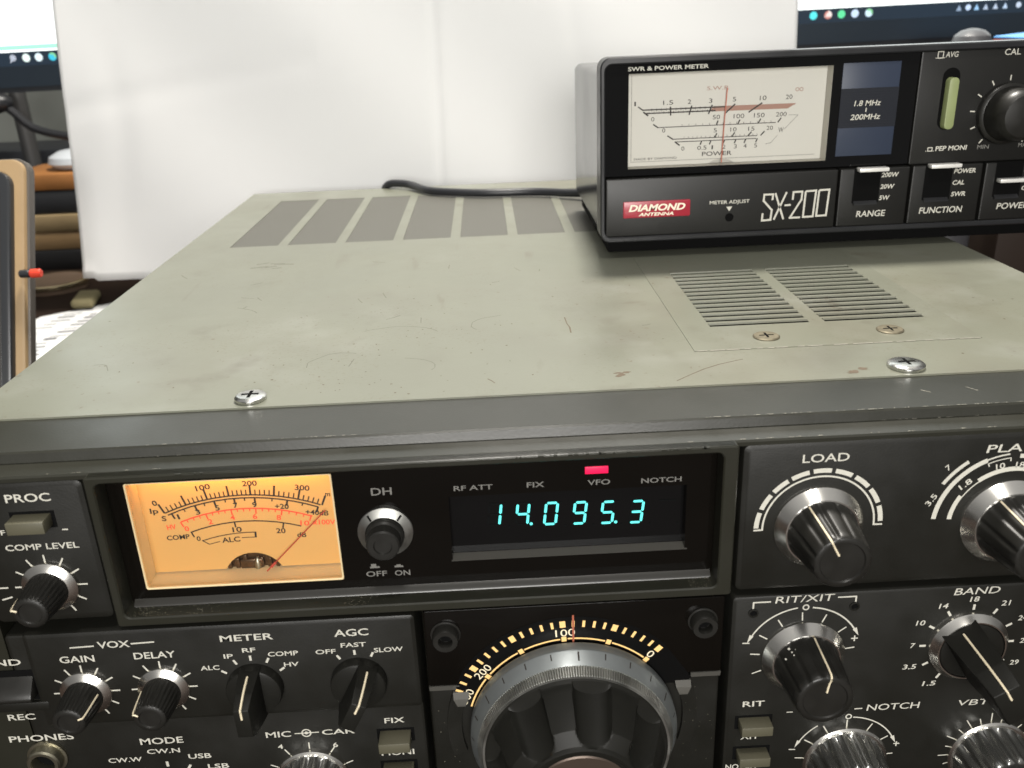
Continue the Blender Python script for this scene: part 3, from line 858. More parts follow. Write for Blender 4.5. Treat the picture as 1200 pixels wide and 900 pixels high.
def skirt_knob(x, z, r, L, rc, ang, ribs=0, y=YP, flutes=12, body=None, label=None):
    """black knob in a bright conical skirt; ang is where the index line points"""
    bm = NB()
    rs = r * .80 if not ribs else r * .74
    yt = y - r * .30
    lathe(bm, x, z, [(r, y - .03), (r, y - .7), (r * .985, y - .95), (rs * 1.02, yt), (rs * .98, yt - .05), (rs * .9, yt + .3)], 72)
    rb = rs * .965
    yf = y - L
    bm2 = NB()
    if ribs:
        def rf(a, rr, yy, k):
            return rr - (.22 if (k in (2, 3, 4) and (int(a / (2 * pi) * ribs * 4 + .5) % 4) >= 2) else 0)
        rk = rc * 1.08
        prof = [(rb, yt + .4), (rb, yt - .25), (rk * 1.16, yt - 1.5), (rk * 1.10, (yt + yf) / 2), (rc * 1.06, yf + .7), (rc * 1.02, yf + .3), (rc * .9, yf), (rc * .72, yf), (rc * .66, yf + .35), (.2, yf + .35)]
        lathe(bm2, x, z, prof, ribs * 4, rf)
    else:
        def rf(a, rr, yy, k):
            if 1 <= k <= 4:
                return rr * (1 - (.065 if k < 4 else .04) * max(0, sin(a * flutes - ang * pi / 180 * flutes - pi / 2)) ** 2)
            return rr
        prof = [(rb, yt + .4), (rb, yt - .3), (rb * .97, yt - 1.5), (rc * 1.06, yf + 2.2), (rc * 1.03, yf + .7), (rc * .98, yf + .2), (rc * .9, yf), (rc * .8, yf), (rc * .76, yf + .4), (.2, yf + .4)]
        lathe(bm2, x, z, prof, 144, rf)
    k = obj("knob", bm2, M["knob"], TR, sharp=40, label=label)
    obj("skirt", bm, M["alu"], k)
    a = radians(ang)
    P = lambda rr, yy: (x + rr * cos(a), yy, z + rr * sin(a))
    if ribs:
        pointer([P(rc * 1.25, yt - 1.6), P(rc * 1.12, yf + .6), P(rc * .98, yf - .02), P(rc * .74, yf - .06)], .24, k)
    else:
        pointer([P(rb * 1.0, yt - .5), P(rb * .985, yt - 1.5), P(rc * 1.07, yf + 2.2), P(rc * 1.0, yf + .3), P(rc * .88, yf - .04), P(rc * .72, yf + .3), P(rc * .3, yf + .36)], .26, k)
    return k

skirt_knob(28.8, -33.9, 6.9, 11.6, 3.95, 163, 26, label="ribbed speech level knob turned hard left")
skirt_knob(30.4, -67.1, 6.7, 11.6, 3.9, 22, 26, label="ribbed VOX gain knob pointing right")
skirt_knob(50.6, -67.1, 6.7, 11.6, 3.9, 155, 26, label="ribbed VOX delay knob pointing left")
skirt_knob(219.6, -28.2, 11.2, 16.6, 6.8, 118, label="load knob pointing up and left")
skirt_knob(267.0, -29.4, 11.6, 17.0, 7.0, 120)
skirt_knob(219.1, -68.0, 11.1, 17.0, 7.1, 82, label="RIT knob with white paint specks")
kk = [o for o in TR.children if o.name.startswith("knob")][-1]
bm = NB()
for (px, pz, py, r_) in ((213.4, -61.6, -31.8, .38), (213.9, -61.9, -32.8, .25), (214.9, -61.3, -32.6, .25), (214.1, -62.0, -33.9, .22), (217.0, -60.6, -34.4, .3), (212.0, -63.0, -34.0, .3)):
    bmesh.ops.create_icosphere(bm, subdivisions=1, radius=r_, matrix=Matrix.Translation((px, py, pz)))
obj("paint_specks", bm, M["white"], kk)

def bar_knob(x, z, rd, hb, w0, ybar, ang, y=YP, skirt=None, label=None, slope=3.0, tail=1.0):
    """round base with a raised pointer bar across it"""
    a = radians(ang)
    ux, uz = cos(a), sin(a); vx, vz = -sin(a), cos(a)
    bm = NB()
    yd = y - 3.2
    lathe(bm, x, z, [(rd, y - .04), (rd, y - 2.2), (rd * .97, yd + .3), (rd * .9, yd), (rd * .3, yd - .1)], 64)
    # the bar: side profile (distance along the pointer, depth), extruded across with a narrower front
    prof = [(rd * .99, y - 1.2), (rd * .97, yd - .4), (rd * .80, ybar + slope), (rd * .58, ybar), (-rd * .55 * tail, ybar), (-rd * .80 * tail, ybar + slope * .6), (-rd * .97, yd - .4), (-rd * .99, y - 1.2)]
    rings = []
    for (s, k) in ((-1, 1.0), (-1, .86), (1, .86), (1, 1.0)):
        pass
    def P(d, yy, s):
        t = (yy - (y - 1.2)) / (ybar - (y - 1.2))
        w = w0 * (1 - .28 * t)
        return (x + ux * d + vx * s * w / 2, yy, z + uz * d + vz * s * w / 2)
    L0 = [P(d, yy, -1) for d, yy in prof]; L1 = [P(d, yy, 1) for d, yy in prof]
    v0 = [bm.verts.new(p) for p in L0]; v1 = [bm.verts.new(p) for p in L1]
    n = len(prof)
    es = []
    fs = [bm.faces.new(v0), bm.faces.new(v1[::-1])]
    for i in range(n):
        fs.append(bm.faces.new((v0[i], v0[(i + 1) % n], v1[(i + 1) % n], v1[i])))
    bmesh.ops.bevel(bm, geom=list({e for f in fs for e in f.edges}), offset=.28, segments=2, profile=.5, affect='EDGES')
    k = obj("selector_knob", bm, M["knob_matte"], TR, sharp=40, label=label)
    Q = lambda d, yy: (x + ux * d, yy, z + uz * d)
    pointer([Q(rd * .965, yd - 1.6), Q(rd * .82, ybar + slope), Q(rd * .60, ybar + .05), Q(rd * .52, ybar - .06), Q(rd * .22, ybar - .06)], .3, k)
    if skirt:
        bm = NB()
        lathe(bm, x, z, [(skirt, y - .03), (skirt, y - 1.2), (skirt * .97, y - 1.5), (rd * 1.05, y - 3.0), (rd * 1.01, y - 3.0), (rd * 1.0, y - 1)], 72)
        obj("skirt", bm, M["alu"], k)
    return k
bar_knob(74.3, -68.2, 7.3, 0, 5.4, -41.0, 91, slope=4.2, label="meter selector knob pointing straight up at RF")
bar_knob(101.5, -68.1, 7.3, 0, 5.4, -41.0, 63, slope=4.2, label="AGC selector knob pointing at SLOW")
bar_knob(263.0, -67.1, 8.6, 0, 9.6, -50.0, 121, skirt=10.5, slope=6.5, tail=1.15, label="band selector knob pointing at 14")
bar_knob(46.4, -104.8, 7.6, 0, 4.6, -40.0, 60, y=-26.2, slope=3.6)

def fluted_clear_knob(x, z, r, y, label=None):
    bm = NB()
    lathe(bm, x, z, [(r * 1.04, y - .03), (r * 1.04, y - 1.1), (r * .99, y - 1.6), (r * .93, y - 1.7), (r * .9, y - 1.2)], 72)
    bm2 = NB()
    def rf(a, rr, yy, k):
        return rr * (1 - (.07 * (0.5 - .5 * cos(a * 18)) if 1 <= k <= 4 else 0))
    lathe(bm2, x, z, [(r * .95, y - 1.5), (r * .95, y - 2.0), (r * .90, y - 6), (r * .86, y - 11), (r * .84, y - 12.2), (r * .78, y - 12.8), (r * .70, y - 12.9), (r * .62, y - 12.2), (.2, y - 12.1)], 180, rf)
    k = obj("knob", bm2, mat("fluted_metal", (0.42, 0.42, 0.40), 0.2, 0.95, noise=(40, 0.12)), TR, sharp=50, label=label)
    obj("skirt", bm, M["alu"], k)
    bm = NB()
    lathe(bm, x, z, [(r * .55, y - 12.15), (r * .55, y - 20), (r * .5, y - 20.6), (.2, y - 20.6)], 64)
    obj("inner_knob", bm, M["knob"], k)
fluted_clear_knob(85.4, -101.6, 9.9, -26.2)
fluted_clear_knob(233.7, -104.8, 11.4, YP, "fluted clear notch knob")
fluted_clear_knob(274.5, -105.2, 11.0, YP)

# DH push knob in the smoked window
bm = NB()
x, z = 111.9, -25.6
lathe(bm, x, z, [(6.9, GY - .02), (6.9, GY - .8), (6.6, GY - 1.0), (4.9, GY - 1.9), (4.7, GY - 1.5)], 64)
def rfp(a, r, y, k): return r
bm2 = NB()
lathe(bm2, x, z, [(4.75, GY - .5), (4.7, GY - 3.6), (4.35, GY - 4.1), (4.2, GY - 4.1), (4.1, GY - 7.0), (3.7, GY - 7.4), (2.3, GY - 7.4), (2.1, GY - 6.9), (.2, GY - 6.9)], 48)
k = obj("push_knob", bm2, M["knob"], TR)
s = obj("skirt", bm, M["alu_dull"], k)
bm = NB()
for a in (128, 48, 250): ray(bm, x, z, 5.0, 6.5, a, .55, GY - 1.9)
for v in bm.verts:
    rr = hypot(v.co.x - x, v.co.z - z); v.co.y = GY - 1.05 - (6.5 - rr) * .52 - .04
obj("index_marks", bm, M["dark_void"], s, smooth=False)

# push buttons
def push(cx, zc, w, h, L, y=YP, label=None, lip=True):
    bm = NB()
    box(bm, cx - w / 2 - .9, cx + w / 2 + .9, y - .08, y + .3, zc - h / 2 - .7, zc + h / 2 + .7)
    bk = obj("button_well", bm, M["dark_void"], TR)
    bm = NB()
    box(bm, cx - w / 2, cx + w / 2, y - L, y + 1, zc - h / 2, zc + h / 2, .25)
    obj("push_button", bm, M["button"], bk, label=label)
push(28.8, -15.1, 8.9, 3.2, 4.5, label="khaki processor button below PROC")
push(109.3, -87.9, 8.4, 3.2, 5.3, -26.2)
push(109.3, -99.2, 8.4, 3.2, 5.3, -26.2)
push(207.3, -89.5, 8.5, 3.1, 4.2)
push(207.3, -100.4, 8.5, 3.1, 4.2)

# send / receive lever and headphone jack
bm = NB(); box(bm, 2, 18.0, -26.45, -26.0, -69.2, -59.6, .2)
sw = obj("switch_recess", bm, M["dark_void"], TR)
bm = NB()
extrude_x(bm, [(-26.0, -61.0), (-29.5, -65.0), (-30.2, -66.2), (-30.0, -67.2), (-26.0, -67.6)], 3.0, 17.4)
bmesh.ops.bevel(bm, geom=bm.edges[:], offset=.4, segments=2, profile=.5, affect='EDGES')
obj("lever", bm, M["knob"], sw)
bm = NB(); box(bm, 2.2, 19.8, -27.2, -26.1, -72.4, -69.5, .4)
obj("switch_ledge", bm, M["panel"], sw)
bm = NB()
lathe(bm, 15.0, -88.6, [(5.3, -26.18), (5.3, -26.9), (4.6, -27.0), (4.4, -29.2), (4.0, -29.7), (3.2, -29.7), (3.0, -29.2), (3.0, -26.25), (.1, -26.22)], 48)
jk = obj("headphone_jack", bm, M["brass"], TR)
bm = NB(); disc(bm, 15.0, -88.6, 2.98, -26.4)
obj("opening", bm, M["dark_void"], jk, smooth=False)

# ---- main dial
DC = (157.6, -86.5)
bm = NB()
plate(bm, 119.4, 197.6, -126, -47.4, -10.6, -25.2, .8, .5)
dp = obj("dial_panel", bm, M["panel"], TR)
bm = NB()
plate(bm, 119.6, 197.4, -71.6, -47.7, -25.2, -27.0, .6, .3)
dw = obj("dial_window", bm, M["smoke"], dp)
for xa, xb in ((119.6, 127.6), (189.4, 197.4)):
    bm = NB(); extrude_x(bm, [(-25.25, -71.62), (-27.2, -71.62), (-26.6, -73.4), (-25.25, -73.6)], xa, xb)
    obj("window_edge", bm, M["smoke_edge"], dp)
# dark arched scale field
bm = NB()
f = [(126.6, -72.2)] + [(DC[0] + 35 * cos(radians(a)), DC[1] + 35 * sin(radians(a))) for a in range(146, 41, -5)] + [(189.6, -73.0), (188, -74.6), (127.8, -74.6)]
poly(bm, f, -27.06)
fld = obj("scale_field", bm, mat("scale_black", (0.004, 0.004, 0.004), 0.3, spec=.15), dp, smooth=False)
bm = NB(); bmc = NB()
ys = -27.12
for k in range(-1, 27):
    a = 45.7 + 4.82 * k - 4.82
    if k == 0: continue
    big = (k - 1) % 5 == 0
    if a < 44 or a > 160: continue
    ray(bm, *DC, 31.8, 33.8, a, 1.5 if big else .72, ys)
    if big:
        ray(bm, *DC, 27.4, 28.9, a, 1.3, ys - .01)
for k in range(5):
    a = 45.7 + 24.1 * k
    arc(bm, *DC, 28.0, 28.45, a + 2, a + 22.1, ys)
for s, a in (('0', 46.5), ('100', 93.0), ('200', 141), ('300', 158.5)):
    ctext(bmc, s, DC[0] + 30.35 * cos(radians(a)), DC[1] + 30.2 * sin(radians(a)), 2.3, ys, wf=.74, rot=(a - 90) * .9, bold=0)
obj("scale_marks", bm, M["orange"], fld, smooth=False)
obj("scale_numerals", bmc, M["cream"], fld, smooth=False)
bm = NB(); box(bm, DC[0] + .25, DC[0] + .75, -27.4, -27.2, -63.5, -50.9)
obj("hairline", bm, mat("hairline_red", (0.34, 0.09, 0.05), 0.5, emit=((0.6, 0.2, 0.1), .08)), dp)
# arched surround below the window
bm = NB()
for aa, ab in ((196, 160), (20, -16)):
    bm = NB(); arc(bm, *DC, 30.2, 34.0, aa, ab, -26.6)
    g = bmesh.ops.extrude_face_region(bm, geom=bm.faces[:])
    for v in [e for e in g["geom"] if isinstance(e, bmesh.types.BMVert)]: v.co.y = -25.25
    obj("dial_surround", bm, M["panel"], dp)
for s in (-1, 1):
    bm = NB()
    cx = DC[0] + s * 29.4
    loops(bm, [[(cx + s * .3 - a, y_, z_), (cx + s * .3 + a, y_, z_), (cx + s * .3 + a, -25.3, z_ - .1), (cx + s * .3 - a, -25.3, z_ - .1)] for a, y_, z_ in ((2.1, -27.2, -73.8), (2.0, -28.6, -75.0), (1.3, -28.8, -76.6), (1.1, -28.6, -77.4))])
    obj("surround_catch", bm, M["smoke_edge"], dp)
for x in (125.1, 191.8):
    z = -54.7
    bm = NB()
    lathe(bm, x, z, [(3.9, -27.02), (3.9, -27.5), (3.4, -27.55), (3.4, -30.0), (3.1, -30.6), (1.9, -30.6), (1.75, -30.2), (1.7, -28.2), (.1, -28.2)], 40)
    s = obj("socket_screw", bm, M["knob"], dp)
    bm = NB(); lathe(bm, x, z, [(1.72, -28.3), (.1, -28.31)], 6)
    obj("hex_socket", bm, M["dark_void"], s)

bm = NB()
for k in range(36):
    x = random.choice((188, 191, 193, 195, 122, 126)) + random.gauss(0, 1.5); z = random.uniform(-104, -75)
    if 119.8 < x < 127 or 188 < x < 197.2:
        rr = random.uniform(.04, .10)
        poly(bm, [(x + rr * cos(a), z + rr * random.uniform(.6, 1.3) * sin(a)) for a in (0, 1.2, 2.4, 3.6, 5.0)], -26.72 if hypot(x - DC[0], z - DC[1]) < 34 else -25.3)
obj("dust_specks", bm, M["dust"], dp, smooth=False)
# tuning knob
tk_bm = NB()
NF = 8
def rft(a, r, y, k):
    if 3 <= k <= 14:
        d = ((a - radians(80)) / (2 * pi / NF) + .5) % 1 - .5
        t = max(0, (TY - .9 - y) / 12.5)
        w = d * (2 * pi / NF) * (22.5 - 3 * t) / 4.6
        if abs(w) < 1:
            return min(r, 22.6 - 4.5 * t - 2.6 * (1 - w * w) ** .5)
    return r
TY = -37.4
prof = [(24.3, TY + 1), (24.0, TY - .1), (23.6, TY - .5), (23.3, TY - .9), (23.2, TY - 1.6), (22.7, TY - 3.2), (21.1, TY - 7), (19.2, TY - 11.8)]
prof += [(18.9 - 3.4 * t, TY - 12.3 - 1.9 * t) for t in (0, .15, .3, .45, .6, .8, 1)]
prof += [(15.2, TY - 14.7), (14.8, TY - 15.1), (14.2, TY - 15.0), (13.5, TY - 14.1), (13.0, TY - 13.9), (.3, TY - 13.8)]
lathe(tk_bm, *DC, prof, 432, rft)
tk = obj("tuning_knob", tk_bm, M["knob_matte"], TR, sharp=24)
bm = NB()
lathe(bm, *DC, [(27.75, -28.2), (27.75, -31.0), (27.6, -31.25), (25.95, -34.7), (25.8, -34.9)], 160)
sk = obj("dial_skirt", bm, mat("skirt_satin", (0.28, 0.30, 0.30), 0.44, 0.75, noise=(150, 0.2), rnoise=(120, .3, .45)), tk)
bm = NB()
for k in range(24):
    a = radians(87.2 + 15 * k); t = .16 if k % 5 else .22
    r0, r1 = 26.75 + (0 if k % 4 else -.35), 27.5
    q = []
    for (rr, sg) in ((r0, -1), (r1, -1), (r1, 1), (r0, 1)):
        yy = -31.25 - (27.6 - rr) / 1.65 * 3.45 - .06
        q.append((DC[0] + rr * cos(a) - sin(a) * t * sg, yy, DC[1] + rr * sin(a) + cos(a) * t * sg))
    bm.faces.new([bm.verts.new(p) for p in q])
obj("dial_marks", bm, M["black_print"], sk, smooth=False)
bm = NB()
def rfk(a, r, y, k): return r - (.42 if (int(round(a / (2 * pi) * 720)) % 3) == 0 and k in (1, 2) else 0)
lathe(bm, *DC, [(25.7, -34.6), (25.9, -34.95), (24.9, -37.3), (24.6, -37.6), (24.2, -37.5)], 720, rfk)
obj("knurled_ring", bm, M["alu_dull"], tk, sharp=15)
bm = NB()
lathe(bm, *DC, [(12.4, TY - 14.0), (12.0, TY - 14.3), (6, TY - 14.5), (.3, TY - 14.52)], 96)
obj("knob_cap", bm, mat("knob_cap_brown", (0.10, 0.075, 0.06), 0.35, 0.6), tk)
# feet
for x, y in ((25, 10), (308, 10), (25, 310), (308, 310)):
    bm = NB(); lathe_z(bm, x, y, [(9, DESK), (10, DESK + 2), (10, -123.9)], 24)
    obj("foot", bm, M["knob"], TR)

# ------------------------------------------------------------------ the power meter on top
SX = thing("power_meter", "black SWR and power meter with a white analogue scale standing on the radio", "power meter", (276, 190, 0.1))
X0, X1, Z0, Z1 = 185.8, 367.0, 7.2, 77.2
YS = 137.0
bm = NB()
frame_ring(bm, (X0, X1, Z0, Z1, 4.0), (X0 + 1.9, X1 - 1.9, Z0 + 2.2, Z1 - 2.6, 2.6), YS + 8, YS - 2.6, .5)
bez = obj("bezel", bm, M["sx_frame"], SX)
bm = NB()
o1 = rrect(X0 + 1.0, X1 - 1.0, Z0 + .8, Z1 - 6.2, 3.4); 
loops(bm, [[(x, YS + 8.02, z) for x, z in o1], [(x, YS + 104, z) for x, z in o1]])
box(bm, X0 + 2.3, X1 - 2.3, YS + 7.7, YS + 8, Z0 + 3, Z1 - 3)
case = obj("case", bm, M["sx_case"], SX)
bm = NB()
o2 = rrect(X0 + .4, X1 - .4, Z0 + .3, Z1 - 1.6, 3.8)
loops(bm, [[(x, YS + 8.05, z) for x, z in o2], [(x, YS + 12.5, z) for x, z in o2]])
obj("case_rim", bm, mat("rim_grey", (0.10, 0.10, 0.10), 0.25, 0.2), case)
bm = NB(); box(bm, X0 + 3.5, X1 - 3.5, YS + 1.5, YS + 101, 2.4, Z0 + 1.2, .6)
obj("lower_pan", bm, M["dark_void"], SX)
for x in (200, 322):
    for y in (YS + 34, YS + 90):
        bm = NB(); lathe_z(bm, x, y, [(6.5, 0.06), (7, .6), (7, 2.5)], 24)
        obj("foot", bm, M["knob"], SX)
# display board with openings for the meter and the blue plate
MW = (196.9, 274.9, 35.6, 71.0)
bm = NB()
boards(bm, X0 + 1.95, 307.6, 33.0, Z1 - 2.65, [MW], YS + 5, YS)
brd = obj("display_board", bm, M["black_gloss"], SX)
bm = NB()
for t in (('SWR & POWER METER', 196.6, 227.2, 72.0, 1.5),): text(bm, *t, YS - EY, bold=.02)
text(bm, '1.8 MHz', 283.9, 294.3, 55.8, 2.1, YS - .54, bold=.01, shear=.15); text(bm, '200MHz', 282.9, 294.6, 50.7, 2.1, YS - .54, bold=.01, shear=.15)
seg(bm, 288.7, 53.5, 288.8, 55.0, .4, YS - .54)
obj("lettering", bm, M["white"], brd, smooth=False)
bm = NB(); box(bm, 278.5, 300.7, YS - .3, YS + .5, 37.0, 71.6, .15)
blue = obj("blue_plate", bm, M["sx_blue"], brd)
bm = NB()
box(bm, 278.45, 300.75, YS - .38, YS, 47.7, 62.3)
for k in range(15):
    box(bm, 278.4, 300.8, YS - .48, YS - .3, 48.0 + k, 48.3 + k)
obj("ribbed_band", bm, mat("band_black", (0.012, 0.014, 0.02), 0.3), blue)
# meter movement
SY = YS + 6.0
bm = NB()
wallbox(bm, MW[0] + .03, MW[1] - .03, MW[2] + .03, MW[3] - .03, YS + .2, SY + 1.5)
sm = obj("power_scale_meter", bm, mat("meter_wall", (0.5, 0.48, 0.42), 0.5), brd, label="white analogue meter with its red needle near the middle")
bm = NB()
poly(bm, [(MW[0] + .1, MW[2] + .1), (230, MW[2] + .1), (232, MW[2] + 1.2), (235, MW[2] + 1.7), (238, MW[2] + 1.2), (240, MW[2] + .1), (MW[1] - .1, MW[2] + .1), (MW[1] - .1, MW[3] - .1), (MW[0] + .1, MW[3] - .1)], SY)
sf = obj("scale_plate", bm, M["sx_face"], sm, smooth=False)
bk, br, bp_ = NB(), NB(), NB()
y = SY - EY
seg(bk, 203.3, 57.1, 236, 57.1, .5, y); seg(bk, 204.1, 55.8, 232, 55.8, .5, y)
poly(br, [(231.2, 57.45), (263.6, 57.3), (260.4, 55.4), (229.6, 55.5)], y + .01); seg(br, 236, 57.1, 263.2, 57.0, .6, y - .004)
for xa, xb in ((214.2, 214.4), (222.6, 221.6), (230.6, 229.2), (239.6, 235.8), (250.2, 245.0)):
    seg(bk, xa, 58.0, xb, 54.6, .55, y - .01)
seg(bk, 201.6, 58.4, 203.4, 57.1, .5, y - .01); seg(bk, 203.6, 56.4, 205.6, 54.9, .6, y - .01)
for k in range(28):
    seg(bk, 206 + k * .95, 56.4, 206 + k * .95, 57.6 if k % 2 else 55.4, .16, y - .008)
seg(bk, 209.2, 50.3, 256.0, 50.3, .3, y); seg(bk, 207.6, 51.6, 209.6, 50.2, .5, y - .01)
for x in (232.8, 241.2, 249.2, 257.0):
    seg(bk, x - .2, 50.3, x + .3 + (x - 232) * .03, 52.0, .5, y - .01)
for k in range(14): seg(bk, 219 + k * 2.7, 50.3, 219 + k * 2.7, 51.2, .16, y - .012)
seg(bk, 215.5, 45.6, 248.8, 45.6, .3, y); seg(bk, 216.5, 44.5, 248.6, 44.5, .3, y)
seg(bk, 213.3, 47.0, 215.7, 45.5, .5, y - .01); seg(bk, 216.3, 44.6, 218.3, 43.1, .55, y - .01)
for x in (232.4, 239.2, 245.6, 250.6): seg(bk, x - .3, 45.6, x + .5 + (x - 232) * .04, 47.2, .5, y - .01)
for x in (226.9, 230.6, 236.0, 240.5, 244.4, 249.0): seg(bk, x + .1, 44.5, x - .5, 43.0, .5, y - .01)
for k in range(18): seg(bk, 220 + k * 1.7, 45.6, 220 + k * 1.7, 46.4, .15, y - .012)
def st(bmx, s, x, z, h=1.5, wf=.75, b=0): ctext(bmx, s, x, z, h, y - .004, wf=wf, bold=b)
for s, x in (('1', 200.4), ('1.5', 213.3), ('2', 221.6), ('3', 229.9)): st(bk, s, x, 59.6, 1.75)
for s, x in (('5', 239.2), ('10', 250.4), ('20', 260.6)): st(bk, s, x, 59.8, 1.75)
for s, x in (('50', 232.4), ('100', 241.3), ('150', 249.3), ('200', 258.0)): st(bk, s, x, 53.4, 1.75, .8)
for s, x in (('5', 232.2), ('10', 239.4), ('15', 246.5), ('20', 253.8)): st(bk, s, x, 48.4, 1.65)
for s, x in (('0', 219.6), ('0.5', 227.2), ('1', 231.3), ('2', 236.0), ('3', 240.5), ('4', 244.4), ('5', 248.6)): st(bk, s, x, 41.9, 1.65)
st(bk, '0', 207.4, 53.6, 1.7); st(bk, '0', 211.8, 49.2, 1.7)
text(bk, 'POWER', 227.3, 239.2, 38.6, 1.7, y, bold=.01); st(bk, 'W', 258.3, 47.5, 2.0, 1.05)
text(bk, 'MADE BY DIAMOND', 200.2, 217.2, 38.0, .95, y, bold=0)
text(br, 'S.W.R', 228.3, 236.9, 63.5, 1.5, y, bold=0); arc(br, 263.6, 62.4, .5, .75, 0, 360, y); arc(br, 265.2, 62.4, .5, .75, 0, 360, y)
pline(bp_, [(261.0, 53.0), (264.6, 52.8), (259.6, 47.6)], .14, y); pline(bp_, [(257.0, 45.4), (254.6, 42.6), (252.4, 42.2)], .14, y)
pline(bp_, [(199.0, 70.0), (199.0, 37.4), (272.5, 37.4)], .14, y + .01)
obj("scale_printing", bk, M["black_print"], sf, smooth=False)
obj("red_scale_printing", br, M["rose_print"], sf, smooth=False)
obj("grey_scale_printing", bp_, M["grey_print"], sf, smooth=False)
bm = NB(); tube(bm, [(234.9, SY - 1.2, 35.9), (235.3, SY - 1.2, 50), (235.9, SY - 1.2, 64.2)], .22, 6, 2)
obj("needle", bm, mat("needle_rose", (0.55, 0.17, 0.11), 0.5), sm)
bm = NB(); box(bm, MW[0] + .05, MW[1] - .05, YS + .25, YS + .4, MW[2] + .05, MW[3] - .05)
obj("clear_cover", bm, M["clear"], sm)
# right-hand upper panel
bm = NB(); plate(bm, 307.9, X1 - 1.95, 32.6, Z1 - 2.65, YS + 5, YS - .8, .6, .4)
up = obj("upper_panel", bm, M["sx_panel"], SX)
bm = NB(); yq = YS - .8 - EY
text(bm, 'AVG', 316.9, 321.8, 72.2, 2.0, yq, shear=.12); text(bm, 'PEP MONI', 317.8, 330.3, 37.6, 1.8, yq, bold=.02, shear=.1); text(bm, 'CAL', 339.5, 345.6, 72.1, 2.3, yq, bold=.01)
pline(bm, [(313.2, 72.0), (314.0, 72.0), (314.0, 74.3), (316.0, 74.3), (316.0, 72.0), (316.6, 72.0)], .35, yq); seg(bm, 313.6, 72.0, 316.4, 72.0, .35, yq)
pline(bm, [(313.9, 37.6), (314.8, 37.6), (314.8, 38.9), (316.5, 38.9), (316.5, 37.6), (317.2, 37.6)], .32, yq); seg(bm, 314.2, 37.6, 317, 37.6, .32, yq)
for a in (90, 120, 148, 175, 203, 232): ray(bm, 343.4, 50.8, 12.1, 14.0, a, .45, yq)
for a in (60, 32, 5, -23, -52): ray(bm, 343.4, 50.8, 12.1, 14.0, a, .45, yq)
obj("lettering", bm, M["white"], up, smooth=False)
bm = NB(); text(bm, 'MIN', 334.4, 339.0, 37.6, 1.6, yq); text(bm, 'MAX', 350.7, 355.4, 37.7, 1.6, yq)
obj("lettering", bm, M["white_dim"], up, smooth=False)
bm = NB(); plate(bm, 317.0, 323.6, 45.6, 68.4, yq - .02, yq - .06, 3.2, .05)
sl = obj("button_slot", bm, M["dark_void"], up)
bm = NB(); plate(bm, 318.3, 322.0, 46.0, 65.0, YS, YS - 4.2, 1.6, .25)
obj("push_button", bm, M["green"], sl)
bm = NB(); kx, kz = 343.4, 50.8
lathe(bm, kx, kz, [(11.4, YS - .85), (11.4, YS - 3.2), (11.1, YS - 3.6), (10.2, YS - 4.0), (9.6, YS - 11), (9.0, YS - 13.2), (7.6, YS - 14.6), (4, YS - 15.3), (.3, YS - 15.4)], 72)
obj("calibration_knob", bm, M["knob"], SX)
# stepped lower panels
def lowp(xa, xb):
    bm = NB(); plate(bm, xa, xb, 9.5, 32.3, YS + 5, YS - 2.4, .5, .5)
    return obj("lower_panel", bm, M["sx_panel"], SX)
lp = lowp(188.0, 279.7)
yq = YS - 2.4 - EY
bm = NB()
text(bm, 'METER ADJUST', 229.2, 245.1, 20.9, 1.4, yq)
poly(bm, [(235.9, 19.7), (238.3, 19.7), (237.1, 17.9)], yq)
w = .74
S0 = 13.9; S1 = 24.9
def ln(pts): pline(bm, pts, w, yq)
sx = lambda u, v: (250.3 + (u - 80) / 520 * 26.9, S0 + (370 - v) / 225 * (S1 - S0))
obj_pts = [
    [(155, 215), (158, 168), (90, 168), (88, 218), (155, 295), (150, 375), (84, 378), (86, 318)],
    [(175, 160), (250, 375)], [(262, 155), (175, 375)], [(252, 262), (300, 260)],
    [(312, 220), (314, 158), (382, 156), (380, 220), (300, 366), (380, 366)],
    [(408, 156), (488, 153), (478, 362), (402, 364), (408, 156)], [(512, 152), (590, 150), (580, 358), (504, 360), (512, 152)]]
for pl in obj_pts: ln([sx(*p) for p in pl])
obj("lettering", bm, M["white"], lp, smooth=False)
bm = NB(); disc(bm, 237.3, 15.4, 1.7, yq - .01)
obj("adjust_hole", bm, M["dark_void"], lp, smooth=False)
bm = NB(); plate(bm, 194.8, 221.4, 16.9, 23.4, YS - 2.4, YS - 3.0, .5, .2)
bd = obj("maker_badge", bm, M["badge"], lp)
bm = NB(); text(bm, 'DIAMOND', 196.9, 219.4, 19.6, 2.6, YS - 3.06, bold=.035, shear=.25); text(bm, 'ANTENNA', 200.8, 214.8, 17.6, 1.3, YS - 3.06, bold=.03, shear=.25)
obj("lettering", bm, M["badge_print"], bd, smooth=False)
